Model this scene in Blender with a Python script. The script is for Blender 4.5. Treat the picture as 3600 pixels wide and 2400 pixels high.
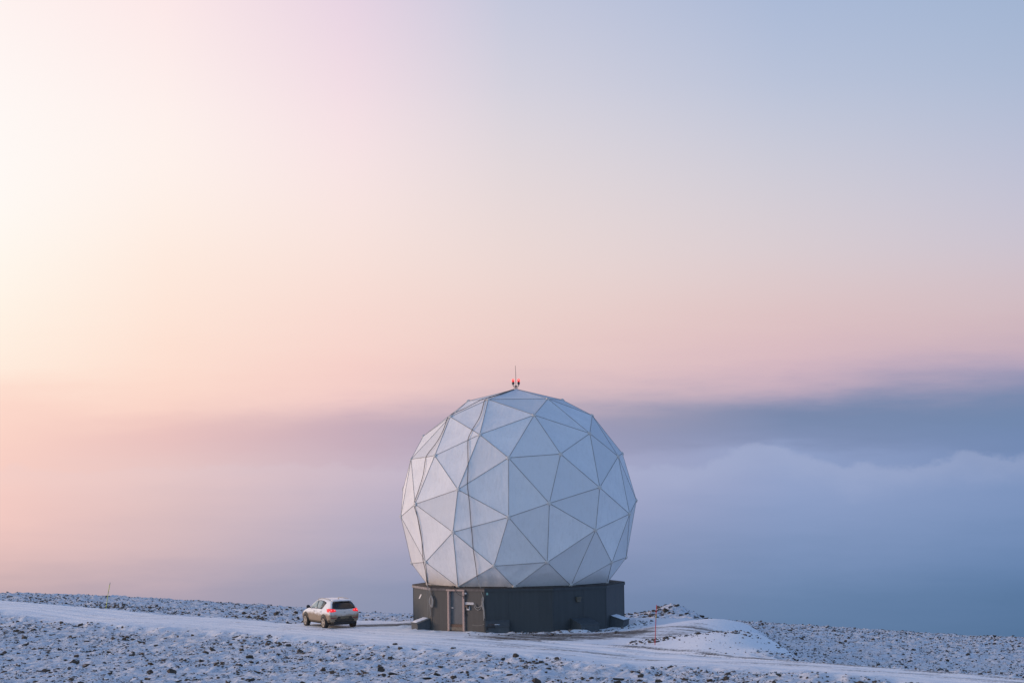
import bpy, bmesh, math, random
import numpy as np
from mathutils import Vector, Matrix, Euler
from mathutils.bvhtree import BVHTree

for _o in list(bpy.data.objects):
    bpy.data.objects.remove(_o)
S = bpy.context.scene
COL = S.collection
rad = math.radians
rnd = random.Random(7)

# ------------------------------------------------------------------ camera
cam_data = bpy.data.cameras.new('camera')
cam = bpy.data.objects.new('camera', cam_data)
COL.objects.link(cam)
cam_data.sensor_width = 36.0
cam_data.lens = 89.79
cam_data.clip_start = 0.5
cam_data.clip_end = 20000
cam.matrix_world = Matrix(((0.999913, 0.013129, 0.001298, 0.0),
                           (0.001916, -0.047169, -0.998885, -144.125),
                           (-0.013054, 0.998801, -0.047190, 9.122),
                           (0, 0, 0, 1)))
S.camera = cam

# ------------------------------------------------------------------ world: dusk sky over a sea of fog
def s2l(c):
    out = []
    for v in c:
        v = v / 255.0
        out.append(v / 12.92 if v <= 0.04045 else ((v + 0.055) / 1.055) ** 2.4)
    return tuple(out) + (1.0,)

W = bpy.data.worlds.new('World')
S.world = W
W.use_nodes = True
nt = W.node_tree
nt.nodes.clear()
class NB:
    """small node-tree builder"""
    def __init__(self, tree):
        self.t = tree
    def n(self, kind, **kw):
        x = self.t.nodes.new(kind)
        for k, v in kw.items():
            setattr(x, k, v)
        return x
    def put(self, sock, v):
        if isinstance(v, bpy.types.NodeSocket):
            self.t.links.new(v, sock)
        elif v is not None:
            sock.default_value = v
    def math(self, op, a, b=None, c=None, clamp=False):
        x = self.n('ShaderNodeMath', operation=op, use_clamp=clamp)
        for i, v in enumerate((a, b, c)):
            if v is not None:
                self.put(x.inputs[i], v)
        return x.outputs[0]
    def maprange(self, v, a, b, c=0.0, d=1.0, smooth=False):
        x = self.n('ShaderNodeMapRange', clamp=True)
        x.interpolation_type = 'SMOOTHSTEP' if smooth else 'LINEAR'
        for i, q in enumerate((v, a, b, c, d)):
            self.put(x.inputs[i], q)
        return x.outputs[0]
    def mix(self, f, a, b, mode='MIX'):
        x = self.n('ShaderNodeMix', data_type='RGBA', blend_type=mode)
        x.clamp_factor = True
        self.put(x.inputs['Factor'], f)
        self.put(x.inputs[6], a)
        self.put(x.inputs[7], b)
        return x.outputs[2]
    def ramp(self, v, stops, interp='LINEAR'):
        x = self.n('ShaderNodeValToRGB')
        r = x.color_ramp
        r.interpolation = interp
        while len(r.elements) > 1:
            r.elements.remove(r.elements[-1])
        r.elements[0].position = stops[0][0]
        r.elements[0].color = stops[0][1]
        for p, c in stops[1:]:
            e = r.elements.new(p)
            e.color = c
        self.put(x.inputs[0], v)
        return x.outputs[0]
    def noise(self, vec, scale, detail=3.0, rough=0.5, dim='3D'):
        x = self.n('ShaderNodeTexNoise', noise_dimensions=dim)
        self.put(x.inputs['Vector'], vec)
        x.inputs['Scale'].default_value = scale
        x.inputs['Detail'].default_value = detail
        x.inputs['Roughness'].default_value = rough
        return x.outputs[0]
    def mapping(self, vec, scale=(1, 1, 1), rot=(0, 0, 0)):
        x = self.n('ShaderNodeMapping')
        self.put(x.inputs['Vector'], vec)
        x.inputs['Scale'].default_value = scale
        x.inputs['Rotation'].default_value = rot
        return x.outputs[0]
    def bump(self, height, strength=0.5, dist=0.05):
        x = self.n('ShaderNodeBump')
        x.inputs['Strength'].default_value = strength
        x.inputs['Distance'].default_value = dist
        self.put(x.inputs['Height'], height)
        return x.outputs[0]

B = NB(nt)
tc = B.n('ShaderNodeTexCoord')
sep = B.n('ShaderNodeSeparateXYZ')
nt.links.new(tc.outputs['Generated'], sep.inputs[0])
vx, vy, vz = sep.outputs
AZ = B.math('MULTIPLY', B.math('ARCTAN2', vx, vy), 180 / math.pi)      # degrees east of the view axis
EL = B.math('MULTIPLY', B.math('ARCSINE', vz), 180 / math.pi)
wob = B.noise(B.mapping(tc.outputs['Generated'], (9, 9, 60)), 1.0, 5, 0.55)
wob2 = B.noise(B.mapping(tc.outputs['Generated'], (26, 26, 150)), 1.0, 5, 0.6)
wob = B.math('ADD', B.math('MULTIPLY', wob, 0.68), B.math('MULTIPLY', wob2, 0.32))
ELw = B.math('ADD', EL, B.math('MULTIPLY', B.math('MULTIPLY', B.math('SUBTRACT', wob, 0.5), 1.5), B.maprange(EL, 5.5, 1.0, smooth=True)))
E0, E1 = -5.0, 11.0
T = B.maprange(ELw, E0, E1)
# colour of the dusk by compass bearing (degrees) and elevation (degrees)
SKY = {
 -100:  [(-5, (190, 170, 180)), (0, (240, 212, 212)), (3, (250, 226, 226)), (7, (240, 224, 232)), (11, (222, 214, 232))],
 -60:   [(-5, (206, 178, 176)), (0, (250, 222, 208)), (3, (255, 240, 226)), (8, (252, 236, 230)), (11, (240, 225, 226))],
 -11.4: [(-5, (172, 155, 166)), (-2.65, (198, 173, 177)), (-1.95, (222, 188, 186)), (-0.97, (244, 202, 194)), (0.3, (248, 208, 197)), (1.45, (253, 215, 201)), (2.2, (255, 236, 220)), (4.1, (255, 246, 234)), (6, (255, 250, 246)), (8.6, (255, 247, 244)), (11, (254, 240, 238))],
 -7.8:  [(-5, (140, 142, 168)), (-2.77, (176, 163, 179)), (-2, (203, 179, 185)), (-0.5, (227, 196, 195)), (0, (231, 199, 197)), (0.5, (231, 192, 190)), (0.9, (236, 197, 192)), (1.4, (250, 212, 200)), (2.2, (254, 223, 208)), (4.6, (254, 235, 223)), (6.5, (255, 243, 237)), (8.4, (254, 240, 237)), (11, (251, 229, 231))],
 -3.7:  [(-5, (118, 132, 162)), (-2.8, (149, 154, 180)), (-2.04, (167, 164, 187)), (-1.05, (189, 177, 195)), (-0.04, (204, 184, 197)), (0.45, (197, 172, 186)), (0.95, (200, 174, 186)), (1.45, (236, 200, 199)), (1.8, (244, 207, 201)), (2.7, (247, 212, 204)), (4.6, (248, 227, 219)), (6.5, (248, 229, 229)), (8.4, (243, 222, 229)), (11, (226, 208, 226))],
 0:     [(-5, (104, 124, 158)), (-2.7, (128, 142, 177)), (-1.4, (155, 159, 191)), (-0.1, (180, 175, 200)), (0.3, (160, 157, 184)), (0.95, (168, 160, 183)), (1.5, (213, 187, 193)), (2.1, (231, 199, 197)), (3.1, (236, 208, 202)), (4.6, (236, 217, 213)), (6.5, (227, 216, 219)), (8.4, (213, 210, 222)), (11, (188, 195, 219))],
 6.1:   [(-5, (82, 113, 150)), (-3.1, (105, 132, 170)), (-1.9, (125, 147, 187)), (-0.9, (139, 157, 197)), (0.05, (148, 163, 201)), (0.3, (128, 143, 180)), (0.7, (125, 141, 176)), (1.05, (117, 134, 169)), (1.35, (142, 147, 178)), (1.75, (198, 174, 190)), (2.2, (216, 186, 194)), (3.2, (222, 194, 194)), (4.6, (219, 206, 210)), (6.5, (205, 204, 216)), (8.4, (185, 195, 218)), (11, (163, 181, 213))],
 11.4:  [(-5, (70, 102, 138)), (-3.8, (82, 113, 150)), (-2, (104, 134, 177)), (-0.6, (124, 148, 191)), (0.1, (116, 138, 180)), (0.9, (112, 136, 173)), (1.4, (119, 136, 172)), (1.9, (166, 158, 186)), (2.4, (198, 174, 188)), (3.2, (211, 187, 191)), (4.6, (204, 197, 209)), (6.5, (189, 193, 214)), (8.4, (172, 187, 213)), (11, (156, 177, 209))],
 60:    [(-5, (50, 88, 136)), (0, (88, 122, 178)), (2, (122, 146, 196)), (4, (146, 166, 208)), (7, (142, 170, 216)), (11, (128, 162, 214))],
 180:   [(-5, (60, 92, 140)), (0, (108, 136, 188)), (3, (150, 168, 210)), (7, (154, 178, 220)), (11, (138, 170, 218))],
}
def col_ramp(stops, gain=1.0):
    return B.ramp(T, [((e - E0) / (E1 - E0), tuple(v * gain for v in s2l(c)[:3]) + (1,)) for e, c in stops], 'B_SPLINE')
keys = sorted(SKY)
GAIN = {-100: 1.85, -60: 2.1, 60: 1.15, 180: 1.65}  # sky outside the view brightened to fill the dome's upright faces
sky = col_ramp(SKY[keys[0]], GAIN[-100])
for a, b in zip(keys[:-1], keys[1:]):
    sky = B.mix(B.maprange(AZ, a, b), sky, col_ramp(SKY[b], GAIN.get(b, 1.0)))
# left of the sunward side the glow fades round to the dusk behind the camera
sky = B.mix(B.maprange(AZ, -100, -180, smooth=True), sky, col_ramp(SKY[180], GAIN[180]))
# the tops of the fog sea: a soft uneven edge near the horizon
HK = [(-12, 0.10), (-10.2, -0.02), (-8, -0.05), (-6, 0.02), (-5, 0.05), (-3, -0.02), (0, -0.05), (2.6, -0.13), (3.4, -0.22), (4.2, -0.05), (4.9, 0.22), (5.45, 0.42), (6.1, 0.25), (6.8, -0.05), (7.3, -0.12), (8.6, -0.16), (9.3, -0.02), (9.9, 0.12), (10.5, 0.03), (12, -0.1)]
HT = B.ramp(B.maprange(AZ, -12, 12), [((a + 12) / 24, ((h + 0.5),) * 3 + (1,)) for a, h in HK], 'B_SPLINE')
puff = B.noise(B.mapping(tc.outputs['Generated'], (1, 1, 1.6)), 60.0, 6, 0.6)
H = B.math('ADD', B.math('SUBTRACT', HT, 0.5), B.math('MULTIPLY', B.math('SUBTRACT', puff, 0.5), 0.8))
below = B.math('SUBTRACT', H, EL)
edge = B.maprange(below, -0.06, 0.14, smooth=True)
fall = B.maprange(below, 0.05, 0.9, 1.0, 0.25, smooth=True)
fall = B.math('MULTIPLY', fall, B.maprange(below, 0.9, 3.0, 1.0, 0.0, smooth=True))
lightness = B.math('MULTIPLY', B.math('MULTIPLY', edge, fall), B.maprange(AZ, -9, 5, 0.26, 0.30))
sky = B.mix(lightness, sky, B.mix(B.maprange(AZ, -9, 3), (0.82, 0.62, 0.62, 1), (0.44, 0.49, 0.68, 1)))
# above the frame the dusk deepens to blue
zen = B.math('SQRT', B.maprange(EL, 11.0, 80.0, smooth=True))
sky = B.mix(zen, sky, (0.105, 0.20, 0.45, 1))
bg = B.n('ShaderNodeBackground')
nt.links.new(sky, bg.inputs[0])
bg.inputs[1].default_value = 1.0
wo = B.n('ShaderNodeOutputWorld')
nt.links.new(bg.outputs[0], wo.inputs[0])

# ------------------------------------------------------------------ sun: low, veiled, from the left
sd = bpy.data.lights.new('sun', 'SUN')
sd.energy = 1.8
sd.angle = rad(18)
sd.color = (1.0, 0.64, 0.45)
sun = bpy.data.objects.new('sun', sd)
COL.objects.link(sun)
_az, _el = rad(-84), rad(8)
sun_dir = Vector((math.sin(_az) * math.cos(_el), math.cos(_az) * math.cos(_el), math.sin(_el)))
sun.rotation_euler = sun_dir.to_track_quat('Z', 'Y').to_euler()
sun.location = sun_dir * 60

vs = S.view_settings
vs.view_transform = 'Standard'
vs.look = 'None'
vs.exposure = 0.0
vs.gamma = 1.0
S.cycles.max_bounces = 6
S.cycles.use_denoising = True

# ------------------------------------------------------------------ helpers
def tag(o, label=None, cat=None, group=None, kind=None):
    if label: o['label'] = label
    if cat: o['category'] = cat
    if group: o['group'] = group
    if kind: o['kind'] = kind
    return o
def empty(name, loc=(0, 0, 0), rz=0.0):
    o = bpy.data.objects.new(name, None)
    COL.objects.link(o)
    o.location = loc
    o.rotation_euler = (0, 0, rz)
    o.empty_display_size = 0.3
    return o
def mobj(name, me, mat=None, parent=None):
    o = bpy.data.objects.new(name, me)
    if mat is not None and not me.materials:
        me.materials.append(mat)
    COL.objects.link(o)
    o.parent = parent
    return o
def bobj(name, bm, mat=None, parent=None, smooth=False):
    bmesh.ops.recalc_face_normals(bm, faces=bm.faces)
    me = bpy.data.meshes.new(name)
    bm.to_mesh(me)
    bm.free()
    if smooth:
        me.shade_smooth()
    return mobj(name, me, mat, parent)
def add_box(bm, c, size, M=None, bevel=0.0):
    r = bmesh.ops.create_cube(bm, size=1.0)
    vs_ = r['verts']
    for v in vs_:
        v.co = Vector((v.co.x * size[0], v.co.y * size[1], v.co.z * size[2])) + Vector(c)
        if M is not None:
            v.co = M @ v.co
    if bevel:
        es = list({e for v in vs_ for e in v.link_edges})
        bmesh.ops.bevel(bm, geom=es, offset=bevel, segments=1, affect='EDGES')
def add_prism(bm, poly, M, depth):
    """polygon in local xz, extruded along local y from 0 to depth"""
    a = [bm.verts.new(M @ Vector((p[0], 0, p[1]))) for p in poly]
    b = [bm.verts.new(M @ Vector((p[0], depth, p[1]))) for p in poly]
    bm.faces.new(a)
    bm.faces.new(b[::-1])
    n = len(poly)
    for i in range(n):
        bm.faces.new((a[i], b[i], b[(i + 1) % n], a[(i + 1) % n]))
def add_tube(bm, pts, r, seg=6):
    pts = [Vector(p) for p in pts]
    rings = []
    up = Vector((0.31, 0.17, 0.93)).normalized()
    for i, p in enumerate(pts):
        d = (pts[min(i + 1, len(pts) - 1)] - pts[max(i - 1, 0)]).normalized()
        x = d.cross(up)
        if x.length < 1e-3:
            x = d.cross(Vector((1, 0, 0)))
        x.normalize()
        y = d.cross(x)
        rr = r[i] if isinstance(r, (list, tuple)) else r
        rings.append([bm.verts.new(p + x * (rr * math.cos(2 * math.pi * k / seg)) + y * (rr * math.sin(2 * math.pi * k / seg))) for k in range(seg)])
    for a, b in zip(rings[:-1], rings[1:]):
        for k in range(seg):
            bm.faces.new((a[k], a[(k + 1) % seg], b[(k + 1) % seg], b[k]))
    bm.faces.new(rings[0][::-1])
    bm.faces.new(rings[-1])
def add_lathe(bm, prof, M, seg=20):
    """profile of (radius, height) spun round local z"""
    rings = []
    for r, h in prof:
        rings.append([bm.verts.new(M @ Vector((r * math.cos(2 * math.pi * k / seg), r * math.sin(2 * math.pi * k / seg), h))) for k in range(seg)])
    for a, b in zip(rings[:-1], rings[1:]):
        for k in range(seg):
            bm.faces.new((a[k], a[(k + 1) % seg], b[(k + 1) % seg], b[k]))
    bm.faces.new(rings[0][::-1])
    bm.faces.new(rings[-1])
def catmull(pts, n=8):
    P = [Vector(p) for p in pts]
    P = [P[0] * 2 - P[1]] + P + [P[-1] * 2 - P[-2]]
    out = []
    for i in range(1, len(P) - 2):
        for k in range(n):
            t = k / n
            a, b, c, d = P[i - 1], P[i], P[i + 1], P[i + 2]
            out.append(0.5 * ((2 * b) + (c - a) * t + (2 * a - 5 * b + 4 * c - d) * t * t + (3 * b - a - 3 * c + d) * t ** 3))
    out.append(P[-2])
    return out

# ------------------------------------------------------------------ materials
MAT = {}
def mat(name):
    m = bpy.data.materials.new(name)
    m.use_nodes = True
    t = m.node_tree
    b = NB(t)
    p = t.nodes['Principled BSDF']
    MAT[name] = m
    return m, b, p
def simple(name, col, rough=0.6, metal=0.0, var=0.15, scale=6.0, bump=0.0):
    m, b, p = mat(name)
    tcn = b.n('ShaderNodeTexCoord').outputs['Object']
    n = b.noise(tcn, scale, 4, 0.6)
    a = tuple(c * (1 - var) for c in col) + (1,)
    z = tuple(min(1, c * (1 + var)) for c in col) + (1,)
    b.put(p.inputs['Base Color'], b.mix(b.maprange(n, 0.3, 0.7), a, z))
    p.inputs['Roughness'].default_value = rough
    p.inputs['Metallic'].default_value = metal
    if bump:
        b.put(p.inputs['Normal'], b.bump(n, 0.4, bump))
    return m

# radome membrane: off-white coated fabric, slightly different from panel to panel, faintly rippled
m, b, p = mat('radome_fabric')
tco = b.n('ShaderNodeTexCoord').outputs['Object']
oi = b.n('ShaderNodeObjectInfo').outputs['Random']
n1 = b.noise(tco, 0.9, 4, 0.6)
n2 = b.noise(b.mapping(tco, (1, 1, 0.25)), 7.0, 5, 0.65)
base = b.mix(b.maprange(n1, 0.3, 0.7), (0.77, 0.77, 0.775, 1), (0.87, 0.865, 0.86, 1))
base = b.mix(b.maprange(oi, 0, 1, 0.0, 0.95), base, (0.68, 0.685, 0.695, 1))
base = b.mix(b.maprange(n2, 0.5, 0.8, 0.0, 0.5), base, (0.60, 0.59, 0.57, 1))
base = b.mix(b.maprange(b.noise(tco, 4.0, 5, 0.7), 0.45, 0.75, 0.0, 0.30), base, (0.64, 0.64, 0.645, 1))
b.put(p.inputs['Base Color'], base)
p.inputs['Roughness'].default_value = 0.88
p.inputs['Specular IOR Level'].default_value = 0.2
fine = b.noise(b.mapping(tco, (1, 1, 0.35), (0.5, 0.3, 0.7)), 2.6, 3, 0.5)
weave = b.noise(tco, 38.0, 2, 0.5)
hgt = b.math('ADD', b.math('MULTIPLY', fine, 1.0), b.math('MULTIPLY', weave, 0.16))
b.put(p.inputs['Normal'], b.bump(hgt, 0.55, 0.05))

simple('seam_strip', (0.29, 0.28, 0.27), 0.6, var=0.25, scale=3)
simple('hub_cap', (0.62, 0.59, 0.55), 0.5, var=0.15, scale=9)
simple('dark_steel', (0.035, 0.033, 0.032), 0.45, 0.2)
simple('rod_metal', (0.12, 0.10, 0.095), 0.4, 0.5)
simple('rope_grey', (0.30, 0.285, 0.26), 0.8, scale=30)
simple('cable_brown', (0.13, 0.11, 0.10), 0.7, scale=30)
simple('cable_black', (0.018, 0.017, 0.017), 0.5)
simple('weathered_timber', (0.40, 0.295, 0.25), 0.75, var=0.22, scale=14, bump=0.01)
simple('brown_board', (0.13, 0.082, 0.058), 0.75, var=0.3, scale=10)
simple('sill_board', (0.19, 0.16, 0.125), 0.75, var=0.3, scale=10)
simple('white_plate', (0.72, 0.70, 0.69), 0.5, var=0.04)
simple('ink', (0.015, 0.016, 0.02), 0.6)
simple('lamp_box', (0.11, 0.10, 0.075), 0.6, var=0.2)
simple('roof_felt', (0.045, 0.040, 0.036), 0.85, var=0.3, scale=3)
simple('fascia_mid', (0.10, 0.092, 0.088), 0.7, var=0.4, scale=5)  # door-wall boards: tone between the pale left boards and the cladding
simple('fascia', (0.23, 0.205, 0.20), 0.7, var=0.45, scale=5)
simple('door_paint', (0.085, 0.10, 0.112), 0.6, var=0.12, scale=3)
simple('rust', (0.10, 0.045, 0.025), 0.9, var=0.4, scale=12)
simple('hood_paint', (0.058, 0.069, 0.076), 0.65, var=0.2, scale=5)
simple('tape_green', (0.22, 0.40, 0.34), 0.6)

# wall cladding: slate-grey painted boards with faint vertical ribbing and streaks
m, b, p = mat('wall_cladding')
tco = b.n('ShaderNodeTexCoord').outputs['Object']
oi = b.n('ShaderNodeObjectInfo').outputs['Random']
st = b.noise(b.mapping(tco, (6, 6, 0.35)), 1.0, 4, 0.6)
bl = b.noise(tco, 0.8, 3, 0.5)
c0 = b.mix(b.maprange(st, 0.3, 0.7), (0.035, 0.042, 0.044, 1), (0.051, 0.060, 0.062, 1))
c0 = b.mix(b.maprange(bl, 0.35, 0.75, 0, 0.4), c0, (0.045, 0.046, 0.043, 1))
c0 = b.mix(b.maprange(oi, 0, 1, 0, 0.4), c0, (0.040, 0.046, 0.049, 1))
b.put(p.inputs['Base Color'], c0)
p.inputs['Roughness'].default_value = 0.6
ribs = b.n('ShaderNodeTexWave', wave_type='BANDS', bands_direction='X')
b.put(ribs.inputs['Vector'], tco)
ribs.inputs['Scale'].default_value = 5.5
b.put(p.inputs['Normal'], b.bump(ribs.outputs[1], 0.35, 0.006))

# snow (ground, hood tops), stones
def snow_nodes(b, pos, bump=0.5):
    n = b.noise(pos, 0.35, 4, 0.55)
    f = b.noise(pos, 9.0, 4, 0.6)
    c = b.mix(b.maprange(n, 0.3, 0.7), (0.70, 0.735, 0.79, 1), (0.79, 0.81, 0.845, 1))
    return c, f
m, b, p = mat('snow')
pos = b.n('ShaderNodeNewGeometry').outputs['Position']
c, f = snow_nodes(b, pos)
b.put(p.inputs['Base Color'], c)
p.inputs['Roughness'].default_value = 0.6
b.put(p.inputs['Normal'], b.bump(f, 0.4, 0.03))

m, b, p = mat('stone')
geo = b.n('ShaderNodeNewGeometry')
pos = geo.outputs['Position']
sepn = b.n('ShaderNodeSeparateXYZ')
b.put(sepn.inputs[0], geo.outputs['Normal'])
n = b.noise(pos, 5.0, 4, 0.65)
rock = b.mix(b.maprange(n, 0.3, 0.7), (0.036, 0.026, 0.019, 1), (0.10, 0.076, 0.056, 1))
cov = b.math('ADD', sepn.outputs[2], b.math('MULTIPLY', b.math('SUBTRACT', b.noise(pos, 3.0, 4, 0.7), 0.5), 1.3))
b.put(p.inputs['Base Color'], b.mix(b.maprange(cov, 0.80, 0.95), rock, (0.72, 0.75, 0.79, 1)))
p.inputs['Roughness'].default_value = 0.8
b.put(p.inputs['Normal'], b.bump(b.noise(pos, 14, 4, 0.7), 0.6, 0.03))

# ground: snow blown thin over gravel; 'gravel' and 'rocky' say where the snow is worn or pierced
m, b, p = mat('snowy_ground')
pos = b.n('ShaderNodeNewGeometry').outputs['Position']
ag = b.n('ShaderNodeAttribute', attribute_name='gravel').outputs['Fac']
ar = b.n('ShaderNodeAttribute', attribute_name='rocky').outputs['Fac']
uv = b.n('ShaderNodeUVMap', uv_map='track').outputs[0]
snow, f = snow_nodes(b, pos)
snow = b.mix(b.math('MULTIPLY', ar, b.maprange(b.noise(pos, 1.6, 5, 0.7), 0.35, 0.7, 0.1, 0.55)), snow, (0.46, 0.45, 0.45, 1))
snow = b.mix(b.math('SUBTRACT', 1.0, ar), snow, (0.86, 0.865, 0.875, 1))
streak = b.noise(b.mapping(uv, (0.22, 3.2, 1)), 1.0, 5, 0.62)
speck = b.noise(pos, 4.5, 4, 0.75)
speck2 = b.noise(pos, 11.0, 3, 0.7)
grav = b.mix(b.maprange(speck2, 0.3, 0.7), (0.048, 0.038, 0.031, 1), (0.145, 0.118, 0.096, 1))
gsum = b.math('ADD', b.math('MULTIPLY', streak, 0.62), b.math('MULTIPLY', speck, 0.38))
thr = b.math('SUBTRACT', 0.86, b.math('MULTIPLY', ag, 0.46))
fg = b.maprange(b.math('SUBTRACT', gsum, thr), -0.07, 0.07)
thin = b.maprange(b.noise(pos, 0.5, 3, 0.5), 0.35, 0.7)
fr = b.math('MULTIPLY', b.maprange(b.math('ADD', b.math('MULTIPLY', speck, 0.6), b.math('MULTIPLY', speck2, 0.4)), 0.515, 0.585), b.math('MULTIPLY', ar, b.math('ADD', 0.35, b.math('MULTIPLY', thin, 0.65))))
fac = b.math('MAXIMUM', fg, fr)
b.put(p.inputs['Base Color'], b.mix(fac, snow, grav))
p.inputs['Roughness'].default_value = 0.65
hb = b.math('ADD', b.math('MULTIPLY', f, 0.6), b.math('MULTIPLY', streak, 0.6))
b.put(p.inputs['Normal'], b.bump(hb, 0.6, 0.06))

# ------------------------------------------------------------------ terrain
def hash2(ix, iy, seed):
    h = (ix.astype(np.int64) * 374761393 + iy.astype(np.int64) * 668265263 + seed * 974711) & 0x7fffffff
    h = ((h ^ (h >> 13)) * 1274126177) & 0x7fffffff
    return ((h ^ (h >> 16)) & 0xffff) / 65535.0
def vnoise(x, y, seed=0):
    ix, iy = np.floor(x), np.floor(y)
    fx, fy = x - ix, y - iy
    fx = fx * fx * (3 - 2 * fx)
    fy = fy * fy * (3 - 2 * fy)
    a, b_ = hash2(ix, iy, seed), hash2(ix + 1, iy, seed)
    c_, d_ = hash2(ix, iy + 1, seed), hash2(ix + 1, iy + 1, seed)
    return (a * (1 - fx) + b_ * fx) * (1 - fy) + (c_ * (1 - fx) + d_ * fx) * fy
def fbm(x, y, seed=0, oct=4, gain=0.5):
    s, a, t = 0.0, 1.0, 0.0
    for i in range(oct):
        s = s + a * vnoise(x * 2 ** i + 13.7 * i, y * 2 ** i - 7.1 * i, seed + i)
        t += a
        a *= gain
    return s / t
def sstep(a, b_, v):
    t = np.clip((v - a) / (b_ - a), 0, 1)
    return t * t * (3 - 2 * t)
FAR = np.array([(-60, 60), (-36.0, 33.9), (-26.9, 22.4), (-21.5, 14.1), (-13.6, 4.9), (-8.2, -2.5), (-3.4, -7.1), (0.4, -9.9), (3.9, -14.9), (6.6, -18.6), (11.5, -25.1), (15.9, -31.6), (20.8, -38.0), (40, -60)])
NEAR = np.array([(-60, 52), (-32.7, 17.2), (-24.2, 3.7), (-17.8, -1.3), (-12.5, -7.6), (-6.1, -15.5), (0.3, -22.9), (3.6, -26.7), (7.2, -31.0), (11.7, -35.8), (15.8, -40.3), (40, -66)])
CREST = np.array([(-90, 95), (-41.5, 60.9), (-28.9, 52.9), (-17.1, 42.9), (-7.8, 33.9), (-0.1, 27.9), (6.9, 21.9), (11.9, 27.9), (16.7, 38.9), (26.9, 45.9), (38.5, 51.9), (90, 80)])
CP = np.array([
 (-41.49, 60.87, -0.75), (-28.94, 52.87, -0.83), (-17.1, 42.87, -1.14), (-7.78, 33.87, -1.31), (-0.08, 27.87, -1.09), (6.92, 21.87, -0.83), (11.93, 27.87, -1.48), (16.75, 38.87, -2.43), (26.86, 45.87, -3.6), (38.55, 51.87, -4.75),
 (14.53, -12.13, -1.18), (17.92, -17.13, -1.2), (23.56, -24.13, -1.22), (20.17, 10.87, -2.23), (27.04, 10.87, -2.66), (18.17, 15.87, -2.03), (30, -10, -2.0), (45, -20, -2.6), (45, 20, -4.0), (55, 50, -5.6),
 (11.57, -24.63, -0.04), (16.01, -30.63, -0.08), (21.01, -37.13, -0.08), (28, -46, -0.1),
 (7.4, -17.6, 0.30), (9.16, -20.0, 0.42), (10.86, -20.0, 0.45), (12.0, -18.0, 0.46), (12.1, -10.0, 0.42), (11.25, -5.5, 0.28), (9.71, -3.5, 0.14), (9.3, -12.5, 0.42), (6.3, -14.5, 0.12), (6.9, -20.0, -0.02), (7.7, -21.2, -0.03), (9.2, -23.0, -0.05), (10.6, -24.0, -0.05), (11.7, -23.4, 0.1),
 (13.0, -20.5, -0.45), (13.7, -16.5, -0.85), (14.1, -11.0, -1.1), (14.6, -5.5, -1.1), (15.2, 1.0, -1.45), (14.6, 9.0, -1.75), (12.3, 3.0, -0.2), (11.8, 10.0, -0.6),
 (-45, -46, 0.25), (-20, -46, 0.1), (0, -46, 0.0), (20, -48, -0.1), (-12, -30, 0.0), (0, -32, 0.0), (-25, -22, 0.05), (-36, -5, 0.1), (-22, -4, -0.22), (-30, 9, -0.22), (-38, 18, -0.1), (-12.5, -11, -0.16), (-5, -19, -0.14), (5, -31, -0.12),
 (-32.7, 18.2, 0.12), (-24.2, 4.7, 0.1), (-17.8, -0.3, 0.05), (-12.5, -6.6, 0.02), (-6.1, -14.5, 0.0), (0.3, -21.5, 0.0), (7.2, -29.5, 0.0),
 (-36, 33.9, 0.05), (-26.9, 22.4, 0.0), (-21.5, 14.1, 0.0), (-13.6, 4.9, 0.0), (-8.2, -2.5, 0.0), (-3.4, -7.1, 0.0), (0.4, -9.9, 0.0), (3.9, -13.0, 0.02),
 (0, 0, 0.0), (-6, 0, 0.03), (6, 0, 0.08), (0, 6, 0.0), (6.5, -6, 0.05), (-4, 7, -0.05), (8, 8, -0.25), (9.5, 15, -0.55),
 (-20, 26, -0.3), (-12, 16, -0.22), (-34, 46, -0.3), (-9, 9, -0.05), (-6, 20, -0.5), (-50, 10, 0.2), (-55, 45, 0.0)])
def _U(r2):
    return np.where(r2 > 1e-12, r2 * np.log(np.maximum(r2, 1e-12)), 0.0)
_n = len(CP)
_K = _U(((CP[:, None, :2] - CP[None, :, :2]) ** 2).sum(2)) + np.eye(_n) * 0.12
_P = np.hstack([np.ones((_n, 1)), CP[:, :2]])
_A = np.block([[_K, _P], [_P.T, np.zeros((3, 3))]])
_w = np.linalg.solve(_A, np.concatenate([CP[:, 2], np.zeros(3)]))
def tps(x, y):
    sh = x.shape
    x, y = x.ravel(), y.ravel()
    out = _w[_n] + _w[_n + 1] * x + _w[_n + 2] * y
    for i in range(_n):
        out = out + _w[i] * _U((x - CP[i, 0]) ** 2 + (y - CP[i, 1]) ** 2)
    return out.reshape(sh)
def base_h(x, y):
    xc = np.clip(x, -50, 46)
    yc = np.interp(xc, CREST[:, 0], CREST[:, 1])
    yy = np.clip(y, -46, yc)
    z = tps(xc, yy)
    dy = np.maximum(y - yc, 0)
    z = z - np.where(dy < 40, 0.05 * dy + 0.004 * dy * dy, 8.4 + 0.37 * (dy - 40))
    dn = np.maximum(-46 - y, 0)
    z = z + 7.4 * sstep(18, 98, dn)                       # the rise the photographer stands on
    dx = np.maximum(np.abs(x) - 50, 0)
    z = z - 0.02 * dx - np.where(x > 0, 0.06 * dx, 0.0)
    z = z - 0.35 * sstep(12.8, 14.3, x) * sstep(22, 15, x) * sstep(-25, -19, y) * sstep(12, 2, y)
    # rubble heap beside the pad
    r = np.hypot((x - 9.75) / 1.75, (y - 14.6) / 2.6)
    z = z + 0.78 * np.exp(-r * r * 1.1) * (0.85 + 0.3 * fbm(x * 1.3, y * 1.3, 61, 3))
    return z
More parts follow.
